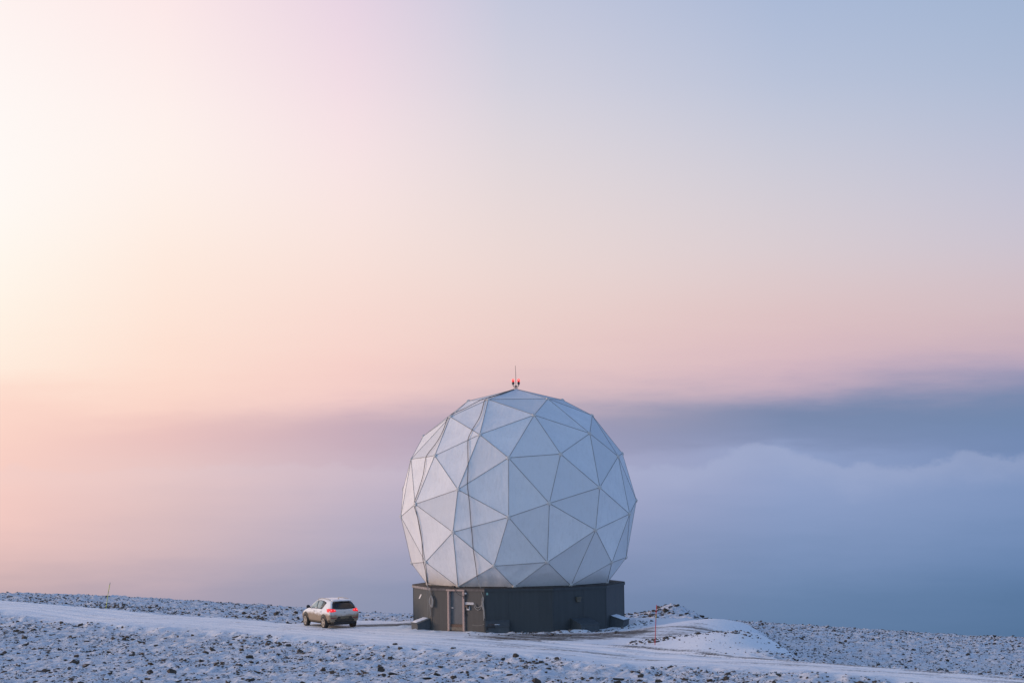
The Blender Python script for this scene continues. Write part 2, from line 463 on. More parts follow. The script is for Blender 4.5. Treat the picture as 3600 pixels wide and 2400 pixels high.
def masks(x, y):
    wob_ = (fbm(x * 0.35, y * 0.35, 5, 3) - 0.5) * 2.4
    yf = np.interp(x, FAR[:, 0], FAR[:, 1])
    yn = np.interp(x, NEAR[:, 0], NEAR[:, 1])
    t = (y - yn) / np.maximum(yf - yn, 1)
    far_soft = np.where(x > 5.5, 0.3, 1.0)
    road = sstep(-2.6, 3.0, y - yn + wob_ * 2.4) * sstep(1.2, -0.9, (y - yf + wob_ * 0.5) / far_soft)
    # levelled pad round the building, drive to the right of it, pull-off by the car
    pad = sstep(1.15, 0.85, np.hypot((x - 1.0) / 10.5, (y + 4.5) / 11.5) + wob_ * 0.05)
    pad = np.maximum(pad, sstep(1.1, 0.8, np.hypot((x - 8.5) / 5.2, (y + 10) / 8.5) + wob_ * 0.05))
    pad = np.maximum(pad, sstep(1.1, 0.8, np.hypot((x + 9.5) / 4.5, (y - 2) / 5.0) + wob_ * 0.05))
    pad = pad * sstep(13.2, 11.8, x)
    smooth = np.maximum(road, pad)
    # snow face of the pad towards the road
    face = sstep(1.1, 0.75, np.hypot((x - 9.6) / 4.6, (y + 18.5) / 5.8) + wob_ * 0.04)
    smooth = np.maximum(smooth, face * sstep(15.0, 13.0, x))
    return t, road, pad, smooth, yf, yn
def height(x, y, fine=True):
    z = base_h(x, y)
    t, road, pad, smooth, yf, yn = masks(x, y)
    rocky = 1 - smooth
    lump = (fbm(x * 1.1, y * 0.8, 21, 3, 0.55) - 0.5) * 0.26 + (fbm(x * 2.6, y * 1.5, 31, 3, 0.6) - 0.5) * 0.24 + np.maximum(fbm(x * 3.6, y * 2.2, 37, 2) - 0.62, 0) * 0.35
    drift = (fbm(x * 0.22, y * 0.22, 41, 3) - 0.5) * 0.35
    nearband = np.exp(-((y - yn + 1.0) / 2.2) ** 2)      # thrown-up snow along the near edge of the road
    bank = nearband * ((fbm(x * 0.9, y * 0.5, 51, 4) - 0.35) * 0.42)
    ruts = -0.06 * (np.exp(-((t - 0.32) / 0.035) ** 2) + np.exp(-((t - 0.47) / 0.03) ** 2) + np.exp(-((t - 0.70) / 0.03) ** 2) + np.exp(-((t - 0.86) / 0.03) ** 2)) * road
    z = z + rocky * (lump + drift * 0.5) + smooth * (fbm(x * 0.8, y * 0.8, 71, 3) - 0.5) * 0.05 + bank * (1 - pad) + ruts
    rr = np.hypot(x, y)
    z = z + np.exp(-((rr - 6.5) / 0.55) ** 2) * (np.maximum(fbm(x * 0.9, y * 0.9, 17, 3) - 0.46, 0) * 0.5 - 0.02)
    z = z - 0.10 * rocky
    return z
def height1(x, y):
    return float(height(np.array([[x]], float), np.array([[y]], float))[0, 0])

xs = np.concatenate([-np.geomspace(600, 48, 26), np.arange(-46, 46.01, 0.13), np.geomspace(48, 600, 26)])
ys = np.concatenate([np.linspace(-260, -48, 40), np.arange(-46, 66.01, 0.20), np.geomspace(68, 700, 34)])
GX, GY = np.meshgrid(xs, ys)
GZ = height(GX, GY)
t_, road_, pad_, smooth_, yf_, yn_ = masks(GX, GY)
ny, nx = GX.shape
# where gravel shows through on road, pad and drive
sn = fbm(GX * 0.25, GY * 0.25, 81, 3)
grav_ = 0.40 * smooth_ + 0.12 * road_
grav_ = np.maximum(grav_, 0.95 * np.exp(-(((GX - 2.6) / 6.6) ** 2 + ((GY + 9.8 + 0.2 * (GX - 2)) / 4.2) ** 2) ** 2))
grav_ = np.maximum(grav_, 0.72 * np.exp(-(((GX - 8.0) / 3.0) ** 2 + ((GY + 12.5) / 4.0) ** 2) ** 2))
grav_ = np.maximum(grav_, 1.0 * np.exp(-(((GX + 7.6) / 2.6) ** 2 + ((GY - 1.0) / 1.5) ** 2) ** 2))
grav_ = np.maximum(grav_, 0.95 * np.exp(-((t_ - 0.93) / 0.05) ** 2) * sstep(0, 6, GX))
grav_ = np.maximum(grav_, 0.70 * np.exp(-((t_ - 0.84) / 0.10) ** 2) * sstep(-6, 3, GX))
grav_ = np.maximum(grav_, 0.66 * np.exp(-((t_ - 0.55) / 0.3) ** 2) * sstep(-20, -2, GX))
grav_ = np.maximum(grav_, 0.45 * np.exp(-((t_ - 0.9) / 0.2) ** 2) * sstep(-10, -30, GX))
near_wall = np.exp(-((np.hypot(GX, GY) - 6.4) / 0.5) ** 2)
grav_ = np.maximum(grav_, 0.55 * near_wall)
grav_ = grav_ * (0.62 + 0.3 * sn + 0.45 * fbm((GX - GY) * 0.35, (GX + GY) * 1.1, 85, 4))
co = np.stack([GX, GY, GZ], 2).reshape(-1, 3)
gy_, gx_ = np.gradient(GZ, ys, xs)
NRM = np.stack([-gx_, -gy_, np.ones_like(GZ)], 2).reshape(-1, 3)
NRM /= np.linalg.norm(NRM, axis=1)[:, None]
ii = np.arange(ny * nx).reshape(ny, nx)
quads = np.stack([ii[:-1, :-1], ii[:-1, 1:], ii[1:, 1:], ii[1:, :-1]], 2).reshape(-1, 4)
fc_road = (road_[:-1, :-1] + road_[1:, 1:]).ravel() * 0.5 > 0.5
uvs = np.stack([(GX - GY) * 0.7071, (GX + GY) * 0.7071], 2).reshape(-1, 2)
# on the drive right of the building the tracks run across
def sheet(name, sel):
    q = quads[sel]
    used, inv = np.unique(q, return_inverse=True)
    q = inv.reshape(-1, 4)
    me = bpy.data.meshes.new(name)
    me.vertices.add(len(used))
    me.vertices.foreach_set('co', co[used].ravel())
    me.loops.add(q.size)
    me.loops.foreach_set('vertex_index', q.ravel().astype(np.int32))
    me.polygons.add(len(q))
    me.polygons.foreach_set('loop_start', np.arange(0, q.size, 4, dtype=np.int32))
    for an, arr in (('gravel', grav_), ('rocky', 1 - smooth_)):
        a = me.attributes.new(an, 'FLOAT', 'POINT')
        a.data.foreach_set('value', arr.ravel()[used].astype(np.float32))
    u = me.uv_layers.new(name='track')
    u.data.foreach_set('uv', uvs[used][q.ravel()].astype(np.float32).ravel())
    me.update(calc_edges=True)
    me.shade_smooth()
    me.normals_split_custom_set_from_vertices(NRM[used].tolist())
    return tag(mobj(name, me, MAT['snowy_ground']), kind='structure')
ground = sheet('ground', ~fc_road)
ground['label'] = 'stony hilltop ground under thin windblown snow'
ground['category'] = 'ground'
road_o = sheet('road', fc_road)
road_o['label'] = 'snow covered gravel road crossing in front of the white dome'
road_o['category'] = 'road'

# ------------------------------------------------------------------ radome on its ten-sided base
RD, ZC = 6.7, 6.54
CEN = Vector((0, 0, ZC))
def dome_points():
    ph = (1 + 5 ** .5) / 2
    xi = [v.real for v in np.roots([1, 0, -2, -ph]) if abs(v.imag) < 1e-9][0]
    al, be = xi - 1 / xi, xi * ph + ph ** 2 + ph / xi
    seeds = [(2 * al, 2, 2 * be), (al + be / ph + ph, -al * ph + be + 1 / ph, al / ph + be * ph - 1), (al + be / ph - ph, al * ph - be + 1 / ph, al / ph + be * ph + 1),
             (-al / ph + be * ph + 1, -al + be / ph - ph, al * ph + be - 1 / ph), (-al / ph + be * ph - 1, al - be / ph - ph, al * ph + be + 1 / ph)]
    V = []
    for q in seeds:
        for sx in (1, -1):
            for sy in (1, -1):
                for k in range(3):
                    V.append(np.roll(np.array(q) * np.array((sx, sy, -sx * sy)), k))
    V = np.array(V)
    V /= np.linalg.norm(V, axis=1)[:, None]
    I = np.array([np.roll([0, a * ph, b_], k) for a in (1, -1) for b_ in (1, -1) for k in range(3)])
    I = I / np.linalg.norm(I[0])
    dd = np.linalg.norm(V[:, None] - I[None], axis=2)
    z = I[0]
    x = V[np.argmin(dd[:, 0])]
    x = x - z * (x @ z)
    x /= np.linalg.norm(x)
    F = np.array([x, np.cross(z, x), z])
    V, I = V @ F.T, I @ F.T
    ax = I[np.linalg.norm(V[:, None] - I[None], axis=2).argmin(1)]
    e1 = V - ax * (V * ax).sum(1)[:, None]
    e1 /= np.linalg.norm(e1, axis=1)[:, None]
    e2 = np.cross(ax, e1)
    th, de = rad(24.88), rad(-7.383)
    V = np.cos(th) * ax + np.sin(th) * (np.cos(de) * e1 + np.sin(de) * e2)
    A = np.vstack([I, V])
    a = 0.49304
    Rz = np.array([[math.cos(a), -math.sin(a), 0], [math.sin(a), math.cos(a), 0], [0, 0, 1]])
    return A @ Rz.T
DP = dome_points()
bm = bmesh.new()
for i, q in enumerate(DP):
    v = bm.verts.new(q)
bm.verts.index_update()
idx_of = {v: i for i, v in enumerate(bm.verts)}
bmesh.ops.convex_hull(bm, input=list(bm.verts))
tris = [[idx_of[v] for v in f_.verts] for f_ in bm.faces]
bm.free()
ZB = -0.621
P3 = []
for q in DP:
    q = Vector(q)
    if -0.8 < q.z < -0.6:
        r = math.sqrt(1 - ZB * ZB) / math.hypot(q.x, q.y)
        q = Vector((q.x * r, q.y * r, ZB))
    P3.append(q * RD + CEN)
keep = [t for t in tris if min(DP[i][2] for i in t) > -0.8 and not all(-0.8 < DP[i][2] < -0.6 for i in t)]

radome = empty('radome', (0, 0, 0))
tag(radome, 'white faceted geodesic radome on a dark slate ten-sided base building', 'radome')

def panel_mesh(a, b_, c_, k):
    """one fabric triangle, stretched between three seams: subdivided, slightly slack and rippled"""
    N = 9
    n = (b_ - a).cross(c_ - a).normalized()
    if n.dot(a + b_ + c_ - CEN * 3) < 0:
        b_, c_ = c_, b_
        n = -n
    cen = (a + b_ + c_) / 3
    ang = rnd.uniform(0, math.pi)
    e1 = (b_ - a).normalized()
    e2 = n.cross(e1)
    d = e1 * math.cos(ang) + e2 * math.sin(ang)
    ph, fr = rnd.uniform(0, 6), rnd.uniform(6, 11)
    amp = rnd.uniform(0.006, 0.020) * (2.2 if cen.x < 1 and cen.z < ZC + 1 else 0.8)
    sag = rnd.uniform(0.02, 0.06)
    vs_, fs, id_ = [], [], {}
    for i in range(N + 1):
        for j in range(N + 1 - i):
            u, v = i / N, j / N
            w = 1 - u - v
            q = a * w + b_ * u + c_ * v
            ed = min(u, v, w) * 3
            lam = min(1.0, ed * 1.6)
            loc = q - cen
            rip = math.sin(loc.dot(d) * fr + ph + 0.8 * math.sin(loc.dot(n.cross(d)) * 1.4 + ph)) * amp * lam
            q = q - n * (sag * 27 * u * v * w) + n * rip
            id_[i, j] = len(vs_)
            vs_.append(q - cen)
    for i in range(N):
        for j in range(N - i):
            fs.append((id_[i, j], id_[i + 1, j], id_[i, j + 1]))
            if i + j < N - 1:
                fs.append((id_[i + 1, j], id_[i + 1, j + 1], id_[i, j + 1]))
    me = bpy.data.meshes.new('panel')
    me.from_pydata(vs_, [], fs)
    me.shade_smooth()
    return me, cen
edges = set()
for k, t in enumerate(keep):
    me, cen = panel_mesh(P3[t[0]], P3[t[1]], P3[t[2]], k)
    o = mobj('panel', me, MAT['radome_fabric'], radome)
    o.location = cen
    for i in range(3):
        edges.add(tuple(sorted((t[i], t[(i + 1) % 3]))))
bm = bmesh.new()
add_prism(bm, [(-0.034, -0.03), (0.034, -0.03), (0.034, 0.008), (0.018, 0.022), (-0.018, 0.022), (-0.034, 0.008)], Matrix.Translation((0, -0.5, 0)), 1.0)
bmesh.ops.recalc_face_normals(bm, faces=bm.faces)
strut_me = bpy.data.meshes.new('seam')
bm.to_mesh(strut_me)
bm.free()
used_v = set()
for a, b_ in sorted(edges):
    used_v |= {a, b_}
    pa, pb = P3[a], P3[b_]
    y = (pb - pa)
    L = y.length
    y.normalize()
    mid = (pa + pb) / 2
    z = mid - CEN
    z = (z - y * z.dot(y)).normalized()
    x = y.cross(z)
    o = mobj('seam', strut_me, MAT['seam_strip'], radome)
    o.matrix_world = Matrix.Translation(mid) @ Matrix((x, y, z)).transposed().to_4x4() @ Matrix.Diagonal((0.5, L - 0.04, 0.8, 1))
bm = bmesh.new()
add_lathe(bm, [(0.115, -0.05), (0.115, 0.03), (0.095, 0.05), (0.03, 0.055), (0.03, 0.075), (0.012, 0.08)], Matrix.Identity(4), 14)
bmesh.ops.recalc_face_normals(bm, faces=bm.faces)
hub_me = bpy.data.meshes.new('hub')
bm.to_mesh(hub_me)
bm.free()
for i in sorted(used_v):
    if i == 0:
        continue
    z = (P3[i] - CEN).normalized()
    o = mobj('hub', hub_me, MAT['hub_cap'], radome)
    o.matrix_world = Matrix.Translation(P3[i]) @ z.to_track_quat('Z', 'Y').to_matrix().to_4x4()

# base building
RB, ZR = 5.93, 2.30
def facet_M(deg, depth=0.0):
    """local x along the wall (to the viewer's right), y inwards, z up; origin mid-wall at ground"""
    a = rad(deg)
    n = Vector((math.sin(a), -math.cos(a), 0))
    t = Vector((math.cos(a), math.sin(a), 0))
    o = n * (RB * math.cos(rad(18)) + depth)
    return Matrix(((t.x, -n.x, 0, o.x), (t.y, -n.y, 0, o.y), (0, 0, 1, o.z), (0, 0, 0, 1)))
HS = RB * math.sin(rad(18))          # half side
cl_cuts = {-36: [-HS, -0.70, 0.52, HS - 0.02], 0: [-HS, -0.55, HS], 36: [-HS, 0.25, HS], -72: [-HS, 0.2, HS], 72: [-HS, 0.1, HS]}
for f_ in range(10):
    deg = -72 + 36 * f_
    cuts = cl_cuts.get(deg, [-HS, 0, HS])
    for k, (a, b_) in enumerate(zip(cuts[:-1], cuts[1:])):
        if deg == -36 and k == 1:
            continue                       # the doorway
        M = facet_M(deg)
        bm = bmesh.new()
        inset = 0.0
        add_box(bm, ((a + b_) / 2, 0.06, ZR / 2 - 0.35), (b_ - a - 0.007, 0.12, ZR + 0.7), M)
        o = bobj('wall_panel', bm, MAT['wall_cladding'], radome)
# backing drum so that joints stay dark and the building is solid
bm = bmesh.new()
ring = []
for lvl in (-0.7, ZR - 0.02):
    ring.append([bm.verts.new((5.77 * math.sin(rad(18 + 36 * k)), -5.77 * math.cos(rad(18 + 36 * k)), lvl)) for k in range(10)])
for k in range(10):
    if k == 8:
        continue
    bm.faces.new((ring[0][k], ring[0][(k + 1) % 10], ring[1][(k + 1) % 10], ring[1][k]))
bobj('inner_wall', bm, MAT['roof_felt'], radome)
# corner posts
for k in range(10):
    a = rad(18 + 36 * k)
    bm = bmesh.new()
    M = Matrix.Translation((RB * math.sin(a), -RB * math.cos(a), 0)) @ Matrix.Rotation(a, 4, 'Z')
    add_prism(bm, [(-0.045, -0.70), (0.045, -0.70), (0.045, ZR), (-0.045, ZR)], M @ Matrix.Translation((0, -0.006, 0)), 0.08)
    bobj('corner_post', bm, MAT['wall_cladding'], radome)
# flat roof edge and fascia boards
bm = bmesh.new()
def deca(bm, r, z):
    return [bm.verts.new((r * math.sin(rad(18 + 36 * k)), -r * math.cos(rad(18 + 36 * k)), z)) for k in range(10)]
o1, o2, i1, i2 = deca(bm, RB + 0.05, ZR + 0.004), deca(bm, RB + 0.05, ZR + 0.055), deca(bm, 4.7, ZR + 0.004), deca(bm, 4.7, ZR + 0.045)
for k in range(10):
    j = (k + 1) % 10
    bm.faces.new((o1[k], o1[j], o2[j], o2[k]))
    bm.faces.new((o2[k], o2[j], i2[j], i2[k]))
    bm.faces.new((i2[k], i2[j], i1[j], i1[k]))
    bm.faces.new((i1[k], i1[j], o1[j], o1[k]))
bobj('roof_edge', bm, MAT['roof_felt'], radome)
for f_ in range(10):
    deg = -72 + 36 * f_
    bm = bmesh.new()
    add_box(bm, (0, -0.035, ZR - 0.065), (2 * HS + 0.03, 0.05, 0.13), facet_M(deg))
    o = bobj('fascia_board', bm, MAT['fascia' if deg == -72 else ('fascia_mid' if deg == -36 else 'wall_cladding')], radome)
# curb ring under the membrane
bm = bmesh.new()
add_lathe(bm, [(5.16, ZR + 0.046), (5.16, ZR + 0.09), (5.0, ZR + 0.09), (5.0, ZR + 0.046)], Matrix.Identity(4), 60)
bobj('curb_ring', bm, MAT['roof_felt'], radome)

# door in the left front wall
M = facet_M(-36)
bm = bmesh.new()
add_box(bm, (-0.085, 0.075, 1.30), (0.90, 0.05, 1.87), M)
add_box(bm, (-0.085, 0.055, 1.30), (0.78, 0.012, 1.72), M)
door = bobj('door', bm, MAT['door_paint'], radome)
bm = bmesh.new()
add_tube(bm, [M @ Vector(q) for q in ((-0.42, 0.05, 1.25), (-0.42, -0.01, 1.25), (-0.33, -0.015, 1.25), (-0.29, -0.012, 1.245))], 0.018, 6)
bobj('door_handle', bm, MAT['white_plate'], door)
for nm, cx, w in (('door_jamb', -0.60, 0.13), ('door_jamb', 0.43, 0.13)):
    bm = bmesh.new()
    add_box(bm, (cx, -0.01, 1.07), (w, 0.16, 2.20), M, 0.006)
    bobj(nm, bm, MAT['weathered_timber'], radome)
bm = bmesh.new()
add_box(bm, (-0.085, -0.03, 2.21), (1.26, 0.20, 0.09), M, 0.01)
bobj('door_head', bm, MAT['weathered_timber'], radome)
bm = bmesh.new()
add_box(bm, (-0.085, 0.03, 0.285), (0.894, 0.06, 0.15), M)
bobj('kick_board', bm, MAT['brown_board'], radome)
bm = bmesh.new()
add_box(bm, (-0.085, 0.02, 0.115), (0.894, 0.08, 0.18), M)
bobj('threshold_board', bm, MAT['sill_board'], radome)
bm = bmesh.new()
add_box(bm, (-0.085, 0.0, -0.2), (1.0, 0.22, 0.44), M)
bobj('threshold_step', bm, MAT['roof_felt'], radome)

# name plate
bm = bmesh.new()
add_box(bm, (0.80, -0.014, 1.51), (0.56, 0.02, 0.115), M)
sign = bobj('name_plate', bm, MAT['white_plate'], radome)
sign['label'] = 'small white name plate with dark lettering beside the door'
fc = bpy.data.curves.new('lettering', 'FONT')
fc.body = 'Antenna SG22'
fc.size = 0.098
fc.align_x, fc.align_y = 'CENTER', 'CENTER'
fc.extrude = 0.001
fo = bpy.data.objects.new('tmp_text', fc)
COL.objects.link(fo)
bpy.context.view_layer.update()
tm = bpy.data.meshes.new_from_object(fo.evaluated_get(bpy.context.evaluated_depsgraph_get()))
bpy.data.objects.remove(fo)
wx = max(v.co.x for v in tm.vertices) - min(v.co.x for v in tm.vertices)
tm.transform(M @ Matrix.Translation((0.79, -0.0265, 1.51)) @ Matrix.Rotation(rad(90), 4, 'X') @ Matrix.Diagonal((0.49 / wx, 0.8, 1, 1)))
mobj('lettering', tm, MAT['ink'], sign)

# key reader under the plate: dark hood over a pale framed box
bm = bmesh.new()
add_box(bm, (0.74, -0.035, 1.255), (0.19, 0.07, 0.20), M, 0.008)
kr = bobj('key_reader', bm, MAT['white_plate'], radome)
bm = bmesh.new()
add_box(bm, (0.745, -0.075, 1.285), (0.135, 0.012, 0.15), M)
bobj('reader_face', bm, MAT['dark_steel'], kr)
bm = bmesh.new()
add_box(bm, (0.68, -0.085, 1.365), (0.15, 0.13, 0.12), M, 0.02)
bobj('reader_hood', bm, MAT['brown_board'], kr)
bm = bmesh.new()
add_tube(bm, [M @ Vector(q) for q in catmull([(0.70, -0.02, 1.13), (0.56, -0.03, 1.09), (0.525, -0.03, 0.99), (0.60, -0.04, 0.90), (0.62, -0.03, 0.83)], 4)], 0.014, 6)
bobj('reader_cable', bm, MAT['cable_black'], kr)
# black cable and junction over the door head
bm = bmesh.new()
add_box(bm, (-0.22, -0.09, 2.40), (0.22, 0.14, 0.10), M, 0.02)
add_box(bm, (-0.42, -0.07, 2.37), (0.18, 0.10, 0.06), M, 0.01)
jb = bobj('junction_box', bm, MAT['cable_black'], radome)
bm = bmesh.new()
add_tube(bm, [M @ Vector(q) for q in catmull([(-0.15, -0.14, 2.36), (-0.05, -0.16, 2.22), (0.08, -0.14, 2.05), (0.30, -0.12, 1.93), (0.50, -0.10, 1.90), (0.57, -0.09, 1.98), (0.53, -0.09, 2.08)], 5)], 0.013, 6)
add_tube(bm, [M @ Vector(q) for q in catmull([(0.50, -0.11, 1.90), (0.44, -0.11, 1.86), (0.47, -0.11, 1.79), (0.53, -0.11, 1.83), (0.50, -0.11, 1.90)], 5)], 0.010, 6)
bobj('cable', bm, MAT['cable_black'], jb)
bm = bmesh.new()
add_lathe(bm, [(0.055, 0.0), (0.055, 0.05), (0.035, 0.09)], M @ Matrix.Translation((0.56, -0.005, 2.05)) @ Matrix.Rotation(rad(90), 4, 'X'), 12)
bobj('camera_dome', bm, MAT['white_plate'], radome)
# pale scuff where a rope end rubs along the wall
bm = bmesh.new()
add_tube(bm, [M @ Vector(q) for q in catmull([(0.98, -0.012, 0.36), (1.2, -0.012, 0.33), (1.5, -0.012, 0.34), (1.80, -0.012, 0.41)], 5)], 0.010, 5)
bobj('rope_end', bm, MAT['rope_grey'], radome)
# bits of tape
for deg, u, z, w, h, tilt, mt in ((-72, -0.33, 1.73, 0.24, 0.22, 0, 'white_plate'), (0, -1.70, 2.05, 0.10, 0.13, 0.1, 'tape_green')):
    Mx = facet_M(deg)
    bm = bmesh.new()
    if deg == -72:
        add_prism(bm, [(u - 0.34, z - 0.12), (u - 0.12, z - 0.12), (u + 0.28, z + 0.13), (u + 0.05, z + 0.13)], Mx @ Matrix.Translation((0, -0.012, 0)), 0.01)
    else:
        add_box(bm, (u, -0.012, z), (w, 0.012, h), Mx)
    bobj('tape', bm, MAT[mt], radome)
# wall lamp on the right front wall
M36 = facet_M(36)
bm = bmesh.new()
add_box(bm, (-0.12, -0.06, 1.63), (0.26, 0.12, 0.27), M36, 0.02)
wl = bobj('wall_lamp', bm, MAT['lamp_box'], radome)
bm = bmesh.new()
add_box(bm, (-0.13, -0.085, 1.73), (0.31, 0.17, 0.09), M36, 0.015)
bobj('lamp_cap', bm, MAT['lamp_box'], wl)
# sloping hoods over the air intakes
def hood(deg, u, w, dep, zf, zb, z0, snow, label):
    M = facet_M(deg) @ Matrix.Translation((u - w / 2, 0, 0)) @ Matrix.Rotation(rad(-90), 4, 'Z')
    # local x = outwards from wall, extruded along the wall
    M = facet_M(deg) @ Matrix.Translation((u - w / 2, 0, 0)) @ Matrix(((0, 1, 0, 0), (-1, 0, 0, 0), (0, 0, 1, 0), (0, 0, 0, 1)))
    bm = bmesh.new()
    add_prism(bm, [(-0.02, z0), (dep, z0), (dep, zf - 0.03), (-0.02, zb - 0.03)], M, w)
    h = bobj('intake_hood', bm, MAT['hood_paint'], radome)
    h['label'] = label
    bm = bmesh.new()
    add_prism(bm, [(-0.01, zb - 0.027), (dep + 0.04, zf - 0.045), (dep + 0.04, zf), (-0.01, zb + 0.02)], M @ Matrix.Translation((0, -0.03, 0)), w + 0.06)
    bobj('hood_lid', bm, MAT['hood_paint'], h)
    if snow:
        a, b_ = snow
        bm = bmesh.new()
        sl = (zf - zb) / (dep + 0.04)
        N1, N2 = 12, 8
        g = [[None] * (N2 + 1) for _ in range(N1 + 1)]
        for i in range(N1 + 1):
            for j in range(N2 + 1):
                x = 0.03 + (dep - 0.02) * i / N1
                y = w * (a + (b_ - a) * j / N2) + 0.03 * math.sin(i * 1.9) * (j in (0, N2))
                ed = min(i, N1 - i, j, N2 - j)
                th = (0.0 if ed == 0 else 0.035 + 0.012 * rnd.random()) + 0.022
                g[i][j] = bm.verts.new(M @ Vector((x, y, zb + sl * x + th)))
        for i in range(N1):
            for j in range(N2):
                bm.faces.new((g[i][j], g[i + 1][j], g[i + 1][j + 1], g[i][j + 1]))
        bobj('snow_cover', bm, MAT['snow'], h, True)
    return h, M
hood(-72, 1.05, 1.25, 0.75, 0.36, 0.62, -0.5, (0.05, 0.72), 'dark sloping hood with snow on its lid at the left wall')
hood(72, -0.5, 1.15, 0.75, 0.36, 0.62, -0.5, (0.0, 1.0), 'dark sloping hood evenly covered in snow at the right wall')
hood(36, 0.02, 1.25, 0.90, 0.33, 0.62, -0.5, None, 'bare dark sloping hood below the wall lamp')
hb_, Mh = hood(0, -1.16, 1.24, 0.42, 0.33, 0.62, -0.5, None, 'broken dark hood with a rusty hole right of the door')
bm = bmesh.new()
add_prism(bm, [(0.40, 0.12), (0.435, 0.12), (0.435, 0.31), (0.40, 0.31)], Mh @ Matrix.Translation((0, 0.03, 0)), 0.10)
add_prism(bm, [(0.40, 0.24), (0.467, 0.24), (0.467, 0.337), (0.40, 0.337)], Mh @ Matrix.Translation((0, 0.03, 0)), 0.46)
bobj('hole', bm, MAT['cable_black'], hb_)
bm = bmesh.new()
for k in range(9):
    y = 0.16 + 0.03 * k + rnd.uniform(-.01, .01)
    add_tube(bm, [Mh @ Vector((0.38, y, 0.33)), Mh @ Vector((0.40 + rnd.uniform(-.04, .04), y + rnd.uniform(-.05, .05), 0.40 + rnd.uniform(0, 0.08)))], 0.010, 4)
bobj('rusty_tufts', bm, MAT['rust'], hb_)
bm = bmesh.new()
add_lathe(bm, [(0.0001, 0.03), (0.06, 0.025), (0.11, 0.0)], Mh @ Matrix.Translation((0.33, 0.60, 0.40)) @ Matrix.Diagonal((0.9, 1.6, 1, 1)), 10)
bobj('snow_cover', bm, MAT['snow'], hb_, True)

# ------------------------------------------------------------------ ropes draped over the dome
NORM = []
for t in keep:
    a, b_, c_ = (P3[i] for i in t)
    n = (b_ - a).cross(c_ - a).normalized()
    if n.dot(a - CEN) < 0:
        n = -n
    NORM.append((n, n.dot(a - CEN)))
def on_dome(d, off=0.045):
    d = Vector(d).normalized()
    r = min(dist / n.dot(d) for n, dist in NORM if n.dot(d) > 0.2)
    return CEN + d * (min(r, RD * 1.01) + off)
def drape(way, n=7):
    pts = catmull(way, n)
    return [on_dome(q) for q in pts]
WAY1 = [(-0.11, -0.2, 6.75), (-0.88, -1.38, 6.39), (-1.59, -1.96, 6.1), (-2.02, -3.53, 5.2), (-2.45, -4.31, 4.35), (-2.65, -4.69, 3.82), (-2.68, -5.49, 2.48), (-2.68, -5.89, 1.31), (-2.61, -6.04, 0.49), (-2.54, -6.04, -0.8), (-2.5, -5.99, -1.19), (-2.44, -5.79, -2.02), (-2.34, -5.44, -2.91), (-2.25, -5.07, -3.58)]
WAY2 = [(-0.11, -0.2, 6.77), (-1.06, -1.12, 6.42), (-2.04, -1.55, 6.08), (-2.89, -1.87, 5.63), (-3.62, -1.79, 5.22), (-4.03, -2.69, 4.48), (-4.44, -3.1, 3.76), (-4.99, -3.11, 2.99), (-5.2, -3.52, 2.04), (-5.42, -3.59, 1.14), (-5.58, -3.5, 0.36), (-5.48, -3.64, -0.5), (-5.32, -3.52, -1.7), (-5.17, -3.06, -2.73), (-5.1, -2.51, -3.35), (-5.05, -1.6, -4.02)]
M = facet_M(-36)
r1 = empty('rope', M @ Vector((HS - 0.1, -0.1, 0)))
def world_part(name, bm, mt, parent):
    inv = Matrix.Translation(-parent.location)
    bmesh.ops.transform(bm, matrix=inv, verts=bm.verts)
    return bobj(name, bm, MAT[mt], parent, True)
bm = bmesh.new()
d1 = drape(WAY1)
hook1 = M @ Vector((HS - 0.06, -0.07, 1.86))
add_tube(bm, d1, 0.018, 6)
world_part('line', bm, 'cable_brown', r1)
bm = bmesh.new()
add_tube(bm, [d1[-1], d1[-1].lerp(hook1, 0.5) + Vector((0, -0.02, 0)), hook1], 0.016, 6)
world_part('tail', bm, 'rope_grey', r1)
bm = bmesh.new()
for k, (dx, z1) in enumerate(((0.0, 0.62), (0.03, 0.85), (-0.04, 1.22), (0.06, 0.72))):
    q = [(HS - 0.06, -0.07, 1.86), (HS - 0.10 + dx, -0.09, 1.6), (HS - 0.05 + dx, -0.09, 1.25), (HS - 0.02 + dx, -0.08, z1)]
    add_tube(bm, [M @ Vector(v) for v in catmull(q, 5)], 0.020, 6)
for (x1, z1) in ((-0.62, 1.28), (-0.60, 1.40)):
    q = [(HS - 0.10, -0.09, 1.52), (HS - 0.25, -0.08, z1 - 0.03), (HS - 0.45, -0.08, z1 - 0.10), (HS + x1, -0.07, z1 + 0.02), (HS + x1 - 0.04, -0.06, z1 + 0.12)]
    add_tube(bm, [M @ Vector(v) for v in catmull(q, 6)], 0.020, 6)
add_tube(bm, [M @ Vector(v) for v in catmull([(HS - 0.06, -0.08, 1.90), (HS - 0.0, -0.1, 1.78), (HS - 0.06, -0.1, 1.62), (HS - 0.12, -0.1, 1.76), (HS - 0.06, -0.08, 1.90)], 6)], 0.022, 6)
world_part('coil', bm, 'rope_grey', r1)
tag(r1, 'rope draped over the dome front, its pale coil tied up right of the door', 'rope')

